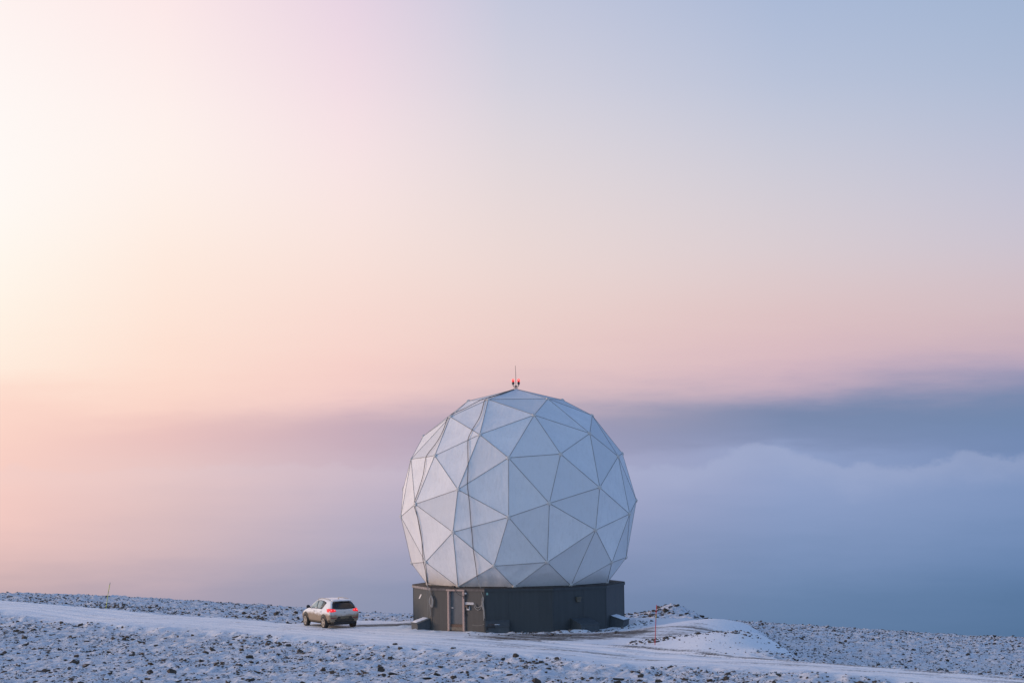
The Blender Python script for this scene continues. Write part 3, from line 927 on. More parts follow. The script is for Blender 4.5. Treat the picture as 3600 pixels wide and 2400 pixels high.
M7 = facet_M(-36)
r2 = empty('rope', M7 @ Vector((-HS + 0.05, -0.1, 0)))
bm = bmesh.new()
d2 = drape(WAY2)
hook2 = M7 @ Vector((-HS + 0.06, -0.07, 1.90))
add_tube(bm, d2, 0.018, 6)
world_part('line', bm, 'cable_brown', r2)
bm = bmesh.new()
edge2 = M7 @ Vector((-HS - 0.10, -0.15, ZR + 0.06))
add_tube(bm, [d2[-1], edge2, hook2], 0.018, 6)
add_tube(bm, [d2[-1] + Vector((0.03, 0, 0)), edge2 + Vector((-0.05, 0, 0)), M7 @ Vector((-HS - 0.16, -0.10, 1.35)), M7 @ Vector((-HS - 0.17, -0.09, 0.74))], 0.012, 6)
world_part('tail', bm, 'rope_grey', r2)
bm = bmesh.new()
for k in range(6):
    w = 0.05 + 0.02 * k
    q = [(-HS + 0.06, -0.08, 1.92), (-HS + 0.06 + w, -0.1, 1.70 - 0.01 * k), (-HS + 0.07 + w * 0.6, -0.12, 1.36 - 0.02 * k), (-HS + 0.03 - w * 0.4, -0.11, 1.42), (-HS + 0.02 - w * 0.5, -0.1, 1.7), (-HS + 0.06, -0.08, 1.92)]
    add_tube(bm, [M7 @ Vector(v) for v in catmull(q, 5)], 0.018, 5)
add_tube(bm, [M7 @ Vector(v) for v in catmull([(-HS + 0.02, -0.1, 1.40), (-HS - 0.02, -0.1, 1.2), (-HS + 0.02, -0.09, 0.98), (-HS + 0.01, -0.08, 0.78)], 5)], 0.015, 5)
world_part('coil', bm, 'rope_grey', r2)
tag(r2, 'rope down the left flank of the dome with a knotted bundle at the wall corner', 'rope')

# ------------------------------------------------------------------ warning lights and lightning rod on the apex
TOP = CEN + Vector((0, 0, RD))
wm = empty('warning_light_mast', TOP)
tag(wm, 'pair of lit red warning lamps with a thin lightning rod on the dome top', 'warning light')
KS = 0.66
I4 = Matrix.Diagonal((KS, KS, KS, 1))
bm = bmesh.new()
add_lathe(bm, [(0.20, -0.06), (0.20, -0.01), (0.12, 0.03), (0.05, 0.035)], I4, 18)
bobj('base_plate', bm, MAT['hub_cap'], wm)
bm = bmesh.new()
add_lathe(bm, [(0.035, 0.036), (0.035, 0.13), (0.045, 0.131), (0.045, 0.25), (0.03, 0.26)], I4, 12)
add_box(bm, (0, 0, 0.125), (0.40, 0.10, 0.055), I4, 0.009)
add_box(bm, (0, 0, 0.265), (0.18, 0.12, 0.07), I4, 0.012)
add_tube(bm, [q * KS for q in catmull([(-0.24, 0, 0.40), (-0.24, 0, 0.29), (-0.20, 0, 0.235), (-0.1, 0, 0.23), (0.1, 0, 0.23), (0.20, 0, 0.235), (0.24, 0, 0.29), (0.24, 0, 0.40)], 4)], 0.018, 8)
bobj('bracket', bm, MAT['dark_steel'], wm)
m_, b_n, p_ = mat('lamp_red_lit')
p_.inputs['Base Color'].default_value = (0.5, 0.01, 0.015, 1)
p_.inputs['Emission Color'].default_value = (1.0, 0.006, 0.012, 1)
p_.inputs['Emission Strength'].default_value = 3.0
m_, b_n, p_ = mat('lamp_core_lit')
p_.inputs['Base Color'].default_value = (0.8, 0.2, 0.15, 1)
p_.inputs['Emission Color'].default_value = (1.0, 0.42, 0.30, 1)
p_.inputs['Emission Strength'].default_value = 2.2
simple('lamp_glass_dark', (0.10, 0.012, 0.008), 0.3)
for sx in (-1, 1):
    T4 = I4 @ Matrix.Translation((0.235 * sx, 0, 0.36))
    bm = bmesh.new()
    add_lathe(bm, [(0.06, 0.0), (0.10, 0.03), (0.10, 0.07), (0.075, 0.10), (0.125, 0.13), (0.125, 0.175), (0.09, 0.185)], T4, 16)
    lamp = bobj('lamp', bm, MAT['rod_metal'], wm, False)
    bm = bmesh.new()
    add_lathe(bm, [(0.09, 0.186), (0.09, 0.29)], T4, 16)
    bobj('lamp_skirt', bm, MAT['lamp_glass_dark'], lamp)
    bm = bmesh.new()
    add_lathe(bm, [(0.098, 0.291), (0.102, 0.36), (0.10, 0.43), (0.085, 0.475), (0.05, 0.50), (0.01, 0.507)], T4, 16)
    bobj('lens', bm, MAT['lamp_red_lit'], lamp, True)
    bm = bmesh.new()
    add_lathe(bm, [(0.02, 0.36), (0.04, 0.38), (0.04, 0.42), (0.02, 0.44)], T4 @ Matrix.Translation((0, -0.072, 0)), 10)
    bobj('bulb', bm, MAT['lamp_core_lit'], lamp, True)
bm = bmesh.new()
add_tube(bm, [(0, 0, 0.15), (-0.003, 0, 0.9), (-0.015, 0, 1.33)], [0.017, 0.014, 0.010], 8)
bobj('lightning_rod', bm, MAT['rod_metal'], wm)

# ------------------------------------------------------------------ parked car
m, b, p = mat('car_paint')
tco = b.n('ShaderNodeTexCoord').outputs['Object']
sp = b.n('ShaderNodeSeparateXYZ')
b.put(sp.inputs[0], tco)
nn = b.noise(tco, 3.2, 4, 0.6)
nf = b.noise(tco, 26.0, 3, 0.7)
hz = b.math('ADD', sp.outputs[2], b.math('MULTIPLY', b.math('SUBTRACT', nn, 0.5), 0.30))
mud = b.maprange(hz, 0.94, 0.70, smooth=True)
# the tail catches a thin even film of road dust all the way up
dust = b.math('MULTIPLY', b.maprange(sp.outputs[0], -1.75, -2.05), b.maprange(hz, 1.3, 0.8, 0.18, 0.55))
mud = b.math('MAXIMUM', mud, dust)
mudc = b.mix(b.maprange(nf, 0.3, 0.7), (0.19, 0.125, 0.06, 1), (0.30, 0.215, 0.12, 1))
b.put(p.inputs['Base Color'], b.mix(b.math('MULTIPLY', mud, 0.92), (0.82, 0.82, 0.82, 1), mudc))
b.put(p.inputs['Roughness'], b.maprange(mud, 0, 1, 0.28, 0.85))
p.inputs['Coat Weight'].default_value = 0.3
simple('car_glass_dark', (0.022, 0.022, 0.020), 0.12, 0.0, 0.1)
simple('car_glass_side', (0.24, 0.32, 0.33), 0.08, 0.0, 0.1)  # pale teal of sky seen through the cabin, put into the glass colour
simple('car_trim', (0.045, 0.038, 0.030), 0.75, 0.0, 0.3, 8)
simple('car_cladding', (0.10, 0.083, 0.058), 0.85, 0.0, 0.3, 6)
simple('tyre_rubber', (0.040, 0.034, 0.028), 0.9, 0.0, 0.3, 10)
simple('rim_alloy', (0.42, 0.37, 0.30), 0.5, 0.2, 0.2, 8)
simple('mirror_black', (0.012, 0.012, 0.013), 0.35)
simple('rail_silver', (0.42, 0.40, 0.38), 0.4, 0.4)
simple('reflector_red', (0.16, 0.022, 0.015), 0.4)
simple('plate_dirty', (0.16, 0.13, 0.085), 0.8, 0, 0.3, 12)
m_, b_n, p_ = mat('tail_lamp_red')
p_.inputs['Base Color'].default_value = (0.35, 0.012, 0.015, 1)
p_.inputs['Roughness'].default_value = 0.25
p_.inputs['Emission Color'].default_value = (1.0, 0.008, 0.015, 1)
p_.inputs['Emission Strength'].default_value = 0.75
m_, b_n, p_ = mat('tail_lamp_bulb')
p_.inputs['Base Color'].default_value = (0.8, 0.3, 0.3, 1)
p_.inputs['Emission Color'].default_value = (1.0, 0.16, 0.14, 1)
p_.inputs['Emission Strength'].default_value = 1.6

CAR_XY, CAR_HEAD = (-10.72, 1.0), rad(90 + 27)
car = empty('car', (CAR_XY[0], CAR_XY[1], 0), CAR_HEAD)
tag(car, 'white compact off-roader with mud-brown lower body and lit red tail lamps', 'car')
#        x      zb   wlow  wmax  zbelt wbelt zroof wroof
STN = [(-2.20, 0.47, 0.62, 0.74, 0.78, 0.72, 0.83, 0.55),
       (-2.16, 0.37, 0.78, 0.88, 0.96, 0.83, 1.04, 0.70),
       (-2.04, 0.32, 0.85, 0.92, 1.06, 0.86, 1.24, 0.72),
       (-1.88, 0.30, 0.87, 0.925, 1.08, 0.86, 1.46, 0.68),
       (-1.74, 0.29, 0.875, 0.925, 1.08, 0.86, 1.575, 0.64),
       (-1.50, 0.28, 0.88, 0.925, 1.08, 0.86, 1.61, 0.63),
       (-1.00, 0.26, 0.88, 0.925, 1.07, 0.865, 1.64, 0.635),
       (-0.30, 0.25, 0.88, 0.925, 1.05, 0.87, 1.645, 0.635),
       (0.20, 0.25, 0.88, 0.925, 1.04, 0.87, 1.60, 0.63),
       (0.60, 0.25, 0.88, 0.925, 1.03, 0.865, 1.45, 0.62),
       (0.95, 0.25, 0.88, 0.925, 1.01, 0.855, 1.22, 0.64),
       (1.20, 0.26, 0.88, 0.92, 0.99, 0.84, 1.06, 0.68),
       (1.60, 0.28, 0.87, 0.915, 0.94, 0.82, 0.99, 0.60),
       (2.00, 0.32, 0.82, 0.87, 0.83, 0.76, 0.88, 0.50),
       (2.18, 0.36, 0.68, 0.74, 0.70, 0.62, 0.74, 0.40),
       (2.24, 0.42, 0.50, 0.55, 0.60, 0.46, 0.63, 0.30)]
bm = bmesh.new()
secs = []
for (x, zb, wl_, wm_, zt, wt, zr, wr) in STN:
    h = zt - zb
    g = zr - zt
    half = [(0, zb), (0.6 * wl_, zb), (wl_, zb + 0.05), (wm_, zb + h * 0.45), (wm_ * 0.985, zb + h * 0.8), (wt, zt), (wt * 0.36 + wr * 0.64, zt + g * 0.62), (wr, zt + g * 0.92), (wr * 0.6, zr), (0, zr + 0.012)]
    full = [(y, z) for y, z in half] + [(-y, z) for y, z in half[-2:0:-1]]
    secs.append([bm.verts.new((x, y, z)) for y, z in full])
for a, c_ in zip(secs[:-1], secs[1:]):
    n = len(a)
    for k in range(n):
        bm.faces.new((a[k], a[(k + 1) % n], c_[(k + 1) % n], c_[k]))
def cap(sec):
    n = len(sec)
    for k in range(n // 2 - 1):
        q = [sec[k + 0], sec[k + 1], sec[n - k - 1], sec[(n - k) % n]]
        q = list(dict.fromkeys(q))
        if len(q) >= 3:
            bm.faces.new(q)
    bm.faces.new([sec[n // 2 - 1], sec[n // 2], sec[n // 2 + 1]])
cap(secs[0])
cap(secs[-1])
bmesh.ops.recalc_face_normals(bm, faces=bm.faces)
me = bpy.data.meshes.new('body')
bm.to_mesh(me)
bm.free()
tmp = bpy.data.objects.new('tmp_body', me)
COL.objects.link(tmp)
ss = tmp.modifiers.new('s', 'SUBSURF')
ss.levels = 2
ss.render_levels = 2
bpy.context.view_layer.update()
body_me = bpy.data.meshes.new_from_object(tmp.evaluated_get(bpy.context.evaluated_depsgraph_get()))
bpy.data.objects.remove(tmp)
body_me.shade_smooth()
body = mobj('body', body_me, MAT['car_paint'], car)
bmt = bmesh.new()
bmt.from_mesh(body_me)
BV = BVHTree.FromBMesh(bmt)
bmt.free()
def cast(axis, a, z):
    if axis == 'rear':
        o, d = Vector((-4, a, z)), Vector((1, 0, 0))
    elif axis == 'front':
        o, d = Vector((4, a, z)), Vector((-1, 0, 0))
    else:
        o, d = Vector((a, 3 * axis, z)), Vector((0, -axis, 0))
    h = BV.ray_cast(o, d)
    if h[0] is None:
        h = BV.find_nearest(o + d * (2.1 if axis in ('rear', 'front') else 2.2))
    return h[0], h[1]
def patch(name, poly, axis, mt, parent, off=0.006, cuts=4, thick=0.02, smooth=True):
    """panel cut to an outline and laid onto the body's curved skin"""
    # resample outline
    pts = []
    n = len(poly)
    for i in range(n):
        a, c_ = poly[i], poly[(i + 1) % n]
        for k in range(cuts):
            pts.append((a[0] + (c_[0] - a[0]) * k / cuts, a[1] + (c_[1] - a[1]) * k / cuts))
    cx, cz = sum(q[0] for q in pts) / len(pts), sum(q[1] for q in pts) / len(pts)
    bm = bmesh.new()
    rings = []
    for s_ in (1.0, 0.66, 0.33):
        r = []
        for q in pts:
            pos, nr = cast(axis, cx + (q[0] - cx) * s_, cz + (q[1] - cz) * s_)
            r.append(bm.verts.new(pos + nr * off))
        rings.append(r)
    pos, nr = cast(axis, cx, cz)
    c0 = bm.verts.new(pos + nr * off)
    m_n = len(pts)
    for a, c_ in zip(rings[:-1], rings[1:]):
        for k in range(m_n):
            bm.faces.new((a[k], a[(k + 1) % m_n], c_[(k + 1) % m_n], c_[k]))
    for k in range(m_n):
        bm.faces.new((rings[-1][k], rings[-1][(k + 1) % m_n], c0))
    bmesh.ops.recalc_face_normals(bm, faces=bm.faces)
    if sum((f_.normal.dot(nr) for f_ in bm.faces)) < 0:
        bmesh.ops.reverse_faces(bm, faces=bm.faces)
    me = bpy.data.meshes.new(name)
    bm.to_mesh(me)
    bm.free()
    if smooth:
        me.shade_smooth()
    o = mobj(name, me, MAT[mt], parent)
    sm = o.modifiers.new('thickness', 'SOLIDIFY')
    sm.thickness = thick
    sm.offset = -1
    return o
for sd_ in (1, -1):
    # window surround, then panes
    patch('window_surround', [(0.98, 1.06), (0.70, 1.20), (0.36, 1.40), (0.08, 1.50), (-0.40, 1.535), (-0.90, 1.515), (-1.33, 1.44), (-1.10, 1.20), (-0.98, 1.075)], sd_, 'car_trim', car, 0.004)
    patch('window_pane', [(0.80, 1.09), (0.40, 1.36), (0.12, 1.46), (-0.12, 1.49), (-0.22, 1.085)], sd_, 'car_glass_side', car, 0.009, 3)
    patch('window_pane', [(-0.30, 1.085), (-0.20, 1.495), (-0.55, 1.505), (-0.86, 1.485), (-0.74, 1.09)], sd_, 'car_glass_side', car, 0.009, 3)
    patch('window_pane', [(-0.80, 1.09), (-0.92, 1.47), (-1.25, 1.42), (-1.06, 1.22), (-0.96, 1.095)], sd_, 'car_glass_dark', car, 0.009, 3)
    # sills, arches and wells
    patch('sill_cladding', [(0.86, 0.28), (0.86, 0.40), (-0.86, 0.40), (-0.86, 0.28)], sd_, 'car_cladding', car, 0.012, 5)
    for wx in (1.31, -1.33):
        arch = []
        for k in range(13):
            a = rad(-8 + 196 * k / 12)
            arch.append((wx + 0.46 * math.cos(a), 0.36 + 0.46 * math.sin(a)))
        patch('wheel_arch', arch + [(wx - 0.46, 0.30), (wx + 0.46, 0.30)], sd_, 'car_cladding', car, 0.012, 1)
        well = []
        for k in range(13):
            a = rad(-6 + 192 * k / 12)
            well.append((wx + 0.385 * math.cos(a), 0.36 + 0.385 * math.sin(a)))
        patch('wheel_well', well, sd_, 'mirror_black', car, 0.018, 1)
    # door seams and handles
    for dx in (0.98, -0.25, -1.0):
        patch('door_seam', [(dx - 0.007, 0.42), (dx + 0.007, 0.42), (dx + 0.007, 1.05), (dx - 0.007, 1.05)], sd_, 'car_trim', car, 0.002, 3, 0.006)
    for hx in (0.02, -0.90):
        pos, nr = cast(sd_, hx, 0.93)
        bm = bmesh.new()
        add_box(bm, (pos.x, pos.y + 0.03 * sd_, pos.z), (0.19, 0.03, 0.035), None, 0.01)
        bobj('door_handle', bm, MAT['rail_silver'], car)
    # mirror
    bm = bmesh.new()
    bmesh.ops.create_icosphere(bm, subdivisions=2, radius=1.0)
    for v in bm.verts:
        v.co = Vector((v.co.x * 0.09 + 0.72, v.co.y * 0.12 + 0.99 * sd_, max(v.co.z, -0.75) * 0.10 + 1.14))
    add_box(bm, (0.76, 0.92 * sd_, 1.09), (0.10, 0.16, 0.05))
    bobj('mirror', bm, MAT['mirror_black'], car, True)
    # roof rail
    bm = bmesh.new()
    rail = []
    for k in range(15):
        x = 0.25 - 1.75 * k / 14
        h = BV.ray_cast(Vector((x, 0.57 * sd_, 3)), Vector((0, 0, -1)))
        lift = 0.005 if k in (0, 14) else 0.05
        rail.append(h[0] + Vector((0, 0, lift)))
    add_tube(bm, rail, 0.022, 6)
    bobj('roof_rail', bm, MAT['rail_silver'], car, True)
    # tail lamp: wraps from the tailgate round onto the wing
    tl = patch('tail_lamp', [(0.50 * sd_, 0.99), (0.55 * sd_, 1.09), (0.74 * sd_, 1.13), (0.835 * sd_, 1.13), (0.835 * sd_, 0.955), (0.70 * sd_, 0.955)], 'rear', 'tail_lamp_red', car, 0.012, 3, 0.02)
    patch('tail_lamp_wing', [(-1.66, 1.10), (-1.72, 1.00), (-1.84, 0.95), (-2.05, 0.955), (-2.04, 1.11), (-1.9, 1.14)], sd_, 'tail_lamp_red', tl, 0.010, 3, 0.02)
    for by, r_ in ((0.60, 0.022), (0.76, 0.026)):
        pos, nr = cast('rear', by * sd_, 1.045)
        bm = bmesh.new()
        add_lathe(bm, [(r_, 0.0), (r_, 0.012), (r_ * 0.5, 0.018)], Matrix.Translation(pos + nr * 0.010) @ nr.to_track_quat('Z', 'Y').to_matrix().to_4x4(), 12)
        bobj('bulb', bm, MAT['tail_lamp_bulb'], tl)
    # reflector low in the bumper
    patch('reflector', [(0.50 * sd_, 0.60), (0.82 * sd_, 0.60), (0.82 * sd_, 0.655), (0.50 * sd_, 0.645)], 'rear', 'reflector_red', car, 0.012, 3, 0.015)
# tail: rear window, lower bumper, number plate, seam, spoiler, wiper
patch('rear_window', [(-0.70, 1.14), (-0.62, 1.40), (-0.54, 1.485), (0, 1.505), (0.54, 1.485), (0.62, 1.40), (0.70, 1.14), (0.45, 1.10), (0, 1.085), (-0.45, 1.10)], 'rear', 'car_glass_dark', car, 0.008, 4)
patch('rear_bumper', [(-0.86, 0.40), (-0.84, 0.53), (-0.5, 0.55), (-0.40, 0.70), (0.40, 0.70), (0.5, 0.55), (0.84, 0.53), (0.86, 0.40), (0.6, 0.385), (-0.6, 0.385)], 'rear', 'car_trim', car, 0.010, 3)
bpt = [(-2.02, 0.40), (-1.84, 0.34), (-1.84, 0.50), (-2.06, 0.53)]
for sd_ in (1, -1):
    patch('bumper_corner', bpt, sd_, 'car_cladding', car, 0.010, 4)
    patch('tailgate_seam', [(0.805 * sd_, 0.70), (0.818 * sd_, 0.70), (0.80 * sd_, 0.95), (0.787 * sd_, 0.95)], 'rear', 'car_trim', car, 0.003, 2, 0.006)
patch('number_plate', [(-0.26, 0.58), (0.26, 0.58), (0.26, 0.685), (-0.26, 0.685)], 'rear', 'plate_dirty', car, 0.020, 2, 0.012)
bm = bmesh.new()
add_box(bm, (-2.10, 0, 0.36), (0.16, 1.30, 0.14), None, 0.03)
bobj('underguard', bm, MAT['mirror_black'], car)
bm = bmesh.new()
add_box(bm, (0.0, 0, 0.30), (3.9, 1.35, 0.14), None, 0.03)
bobj('underbody', bm, MAT['mirror_black'], car)
bm = bmesh.new()
add_prism(bm, [(-1.66, 1.585), (-1.93, 1.535), (-1.94, 1.55), (-1.80, 1.60), (-1.62, 1.615)], Matrix.Translation((0, -0.58, 0)), 1.16)
bobj('spoiler', bm, MAT['car_paint'], car)
bm = bmesh.new()
add_prism(bm, [(-1.40, 1.615), (-1.20, 1.625), (-1.36, 1.69), (-1.40, 1.69)], Matrix.Translation((0, -0.02, 0)), 0.04)
bobj('roof_antenna', bm, MAT['rail_silver'], car)
pos, nr = cast('rear', 0, 0.93)
bm = bmesh.new()
add_lathe(bm, [(0.06, 0.0), (0.06, 0.008), (0.04, 0.012)], Matrix.Translation(pos) @ nr.to_track_quat('Z', 'Y').to_matrix().to_4x4() @ Matrix.Diagonal((1, 0.55, 1, 1)), 14)
bobj('badge', bm, MAT['rail_silver'], car)
patch('windscreen', [(-0.62, 1.12), (-0.54, 1.42), (0, 1.45), (0.54, 1.42), (0.62, 1.12), (0, 1.10)], 'front', 'car_glass_dark', car, 0.006, 4)
for sd_ in (1, -1):
    patch('headlamp', [(0.36 * sd_, 0.70), (0.66 * sd_, 0.76), (0.70 * sd_, 0.66), (0.40 * sd_, 0.62)], 'front', 'rail_silver', car, 0.008, 3)
# wheels
def wheel_mesh():
    bm = bmesh.new()
    R90 = Matrix.Rotation(rad(90), 4, 'X')
    add_lathe(bm, [(0.22, -0.11), (0.31, -0.115), (0.338, -0.09), (0.345, 0), (0.338, 0.09), (0.31, 0.115), (0.235, 0.11), (0.225, 0.06)], R90, 28)
    bmesh.ops.recalc_face_normals(bm, faces=bm.faces)
    ty = bpy.data.meshes.new('tyre')
    bm.to_mesh(ty)
    bm.free()
    ty.materials.append(MAT['tyre_rubber'])
    bm = bmesh.new()
    add_lathe(bm, [(0.235, 0.075), (0.235, 0.112), (0.215, 0.112), (0.21, 0.078)], R90, 28)
    for k in range(5):
        M_ = R90 @ Matrix.Rotation(2 * math.pi * k / 5, 4, 'Z')
        add_box(bm, (0.125, 0, 0.10), (0.20, 0.055, 0.03), M_, 0.006)
    add_lathe(bm, [(0.055, 0.08), (0.055, 0.12), (0.03, 0.125)], R90, 14)
    bmesh.ops.recalc_face_normals(bm, faces=bm.faces)
    rm = bpy.data.meshes.new('rim')
    bm.to_mesh(rm)
    bm.free()
    rm.materials.append(MAT['rim_alloy'])
    return ty, rm
ty, rm = wheel_mesh()
for wx in (1.31, -1.33):
    for sd_ in (1, -1):
        w = mobj('wheel', ty, None, car)
        w.location = (wx, 0.845 * sd_, 0.345)
        if sd_ > 0:
            w.rotation_euler = (0, 0, math.pi)
        r_ = mobj('rim', rm, None, w)
# set the car down on the ground under its four wheels
cth, sth = math.cos(CAR_HEAD), math.sin(CAR_HEAD)
def gz(lx, ly):
    return height1(CAR_XY[0] + cth * lx - sth * ly, CAR_XY[1] + sth * lx + cth * ly)
zf = (gz(1.31, 0.845) + gz(1.31, -0.845)) / 2
zr_ = (gz(-1.33, 0.845) + gz(-1.33, -0.845)) / 2
zl = (gz(1.31, 0.845) + gz(-1.33, 0.845)) / 2
zg = (gz(1.31, -0.845) + gz(-1.33, -0.845)) / 2
pitch_ = math.atan2(zr_ - zf, 2.64)
roll_ = math.atan2(zl - zg, 1.69)
car.rotation_euler = (Matrix.Rotation(CAR_HEAD, 3, 'Z') @ Matrix.Rotation(pitch_, 3, 'Y') @ Matrix.Rotation(roll_, 3, 'X')).to_euler()
car.location.z = (zf * 1.33 + zr_ * 1.31) / 2.64 - 0.02

# ------------------------------------------------------------------ snow poles beside the road
def pole(name, x, y, h, lean, cols, label, group):
    z = height1(x, y)
    e = empty(name, (x, y, z))
    tag(e, label, 'marker pole', group)
    top = Vector(lean) * h
    n = len(cols)
    for (a, b_, nm, mt) in cols:
        bm = bmesh.new()
        r = 0.019 + (0.003 if nm != 'shaft' else 0)
        add_tube(bm, [top * a - Vector((0, 0, 0.25 if a == 0 else 0)), top * b_], r, 8)
        bobj(nm, bm, MAT[mt], e, True)
    return e
simple('pole_red', (0.55, 0.045, 0.05), 0.45, 0, 0.1)
simple('pole_yellow', (0.60, 0.60, 0.03), 0.45, 0, 0.1)
simple('pole_ochre', (0.50, 0.30, 0.02), 0.45, 0, 0.1)
simple('pole_grey', (0.35, 0.34, 0.26), 0.5, 0, 0.1)
pole('snow_pole', 6.63, -18.5, 1.95, (0.062, 0, 1), [(0, 0.64, 'shaft', 'pole_red'), (0.64, 0.76, 'reflector_band', 'pole_ochre'), (0.76, 1, 'shaft', 'pole_red')], 'thin red snow pole with an ochre band beside the road', 'snow poles along the road')
pole('snow_pole', -26.9, 22.6, 1.72, (0.19, 0, 1), [(0, 0.60, 'shaft', 'pole_yellow'), (0.60, 0.66, 'reflector_band', 'pole_grey'), (0.66, 0.92, 'shaft', 'pole_yellow'), (0.92, 1, 'tip', 'pole_grey')], 'thin leaning yellow snow pole on the far side of the road', 'snow poles along the road')

# ------------------------------------------------------------------ stones
def stone_mesh(seed, flat=0.6):
    r = random.Random(seed)
    bm = bmesh.new()
    for k in range(11):
        v = Vector((r.gauss(0, 1), r.gauss(0, 1), r.gauss(0, 1))).normalized()
        q = 0.5 * r.uniform(0.75, 1.1)
        bm.verts.new((v.x * q * 1.15, v.y * q * 0.85, v.z * q * flat * 1.2))
    g = bmesh.ops.convex_hull(bm, input=list(bm.verts))
    junk = list({e for e in g['geom_interior'] if isinstance(e, bmesh.types.BMVert)})
    if junk:
        bmesh.ops.delete(bm, geom=junk, context='VERTS')
    bmesh.ops.recalc_face_normals(bm, faces=bm.faces)
    me = bpy.data.meshes.new('stone')
    bm.to_mesh(me)
    bm.free()
    me.materials.append(MAT['stone'])
    return me
VAR = [stone_mesh(100 + k, 0.30 + 0.07 * (k % 6)) for k in range(18)]
VARG = []
for me in VAR:
    vco = np.array([v.co[:] for v in me.vertices])
    VARG.append((vco, [tuple(pl.vertices) for pl in me.polygons]))
CAMP = np.array((0.0, -144.125, 9.122))
rng = np.random.default_rng(5)
cand = []          # x, y, size, sink
def scatter(n, xr, yr, smin, smax, power, keepf, sink=0.3):
    x = rng.uniform(*xr, n)
    y = rng.uniform(*yr, n)
    d = y + 144.125
    infr = np.abs(x) < d * 0.208
    u = rng.random(n)
    s = smin * (1 - u * (1 - (smin / smax) ** power)) ** (-1 / power)
    k = infr & (rng.random(n) < keepf(x, y))
    for a, b_, c_ in zip(x[k], y[k], s[k]):
        cand.append((a, b_, c_, sink))
def rockyf(x, y):
    sm = masks(x, y)[3]
    cl = fbm(x * 0.28, y * 0.28, 91, 3)
    return np.clip(1 - sm * 1.02, 0, 1) * np.clip(0.22 + (cl - 0.40) * 4.2, 0.08, 1)
# near field in front of the road
scatter(60000, (-34, 26), (-46, 18), 0.05, 0.42, 2.5, lambda x, y: rockyf(x, y) * (y < np.interp(x, NEAR[:, 0], NEAR[:, 1]) - 0.2))
scatter(9000, (-34, 26), (-46, 18), 0.11, 0.46, 2.6, lambda x, y: rockyf(x, y) * (y < np.interp(x, NEAR[:, 0], NEAR[:, 1]) - 0.2))
# far field left of the building
def farleft(x, y):
    yf = np.interp(x, FAR[:, 0], FAR[:, 1])
    yc = np.interp(x, CREST[:, 0], CREST[:, 1])
    band = np.exp(-((y - yf - 5) / 5.0) ** 2) * sstep(-8, -20, x)
    return rockyf(x, y) * (y > yf + 0.3) * (y < yc + 3) * np.clip(0.55 + band, 0, 1)
scatter(30000, (-46, 9), (-4, 66), 0.09, 0.36, 2.6, farleft)
scatter(9000, (-35, -15), (8, 46), 0.08, 0.40, 2.2, lambda x, y: (y > np.interp(x, FAR[:, 0], FAR[:, 1]) + 0.6) * np.exp(-((y - np.interp(x, FAR[:, 0], FAR[:, 1]) - 4.5) / 4.0) ** 2) * np.clip((fbm(x * 0.3, y * 0.15, 95, 3) - 0.35) * 4, 0, 1))
# slope right of the pad
def farright(x, y):
    yf = np.interp(x, FAR[:, 0], FAR[:, 1])
    yc = np.interp(x, CREST[:, 0], CREST[:, 1])
    return np.clip(1 - masks(x, y)[3] * 1.02, 0, 1) * np.clip(0.4 + (fbm(x * 0.28, y * 0.28, 91, 3) - 0.38) * 2.2, 0.3, 1) * (y > yf + 1.0) * (y < yc + 3)
scatter(46000, (10, 46), (-40, 56), 0.065, 0.34, 2.8, farright)
# rubble: foot of the heap, lip of the pad, foot of the wall
def blob(cx, cy, rx, ry, n, smin, smax, sink=0.3):
    for _ in range(n):
        a, q = rng.uniform(0, 2 * math.pi), math.sqrt(rng.random())
        u = rng.random()
        cand.append((cx + rx * q * math.cos(a), cy + ry * q * math.sin(a), smin * (smax / smin) ** (u * u), sink))
blob(8.9, 13.6, 0.9, 1.6, 34, 0.12, 0.45)
blob(9.6, 12.2, 2.4, 1.2, 42, 0.10, 0.45)
blob(12.6, 13.4, 1.0, 1.5, 26, 0.12, 0.42)
blob(9.9, 15.2, 0.7, 0.8, 10, 0.10, 0.30)
blob(7.4, 12.2, 1.2, 2.5, 40, 0.10, 0.34)
blob(6.4, -16.6, 1.1, 1.3, 60, 0.08, 0.34)
for k in range(120):
    t = rng.random()
    cand.append((6.6 + 5.2 * t + rng.normal(0, 0.25), -16.6 - 2.2 * t + rng.normal(0, 0.8), 0.07 * (4 ** (rng.random() ** 2)), 0.3))
for k in range(90):
    t = rng.random()
    cand.append((12.0 + 1.2 * t + rng.normal(0, 0.2), -13 - 9 * t + rng.normal(0, 0.8), 0.07 * (4 ** (rng.random() ** 2)), 0.3))
for k in range(60):
    t = rng.random()
    cand.append((8 + 4.5 * rng.random(), -18.5 - 5 * t, 0.06 * (3 ** (rng.random() ** 3)), 0.35))
for k in range(190):
    a = rad(rng.uniform(-5, 95))
    r = rng.normal(6.9, 0.35)
    cand.append((r * math.sin(a), -r * math.cos(a), 0.06 * (4 ** (rng.random() ** 2)), 0.3))
for k in range(60):
    t = rng.random()
    x = -3 + 9 * t
    cand.append((x, -8.1 - 0.3 * x + rng.normal(0, 0.5), 0.05 * (4 ** (rng.random() ** 2)), 0.3))
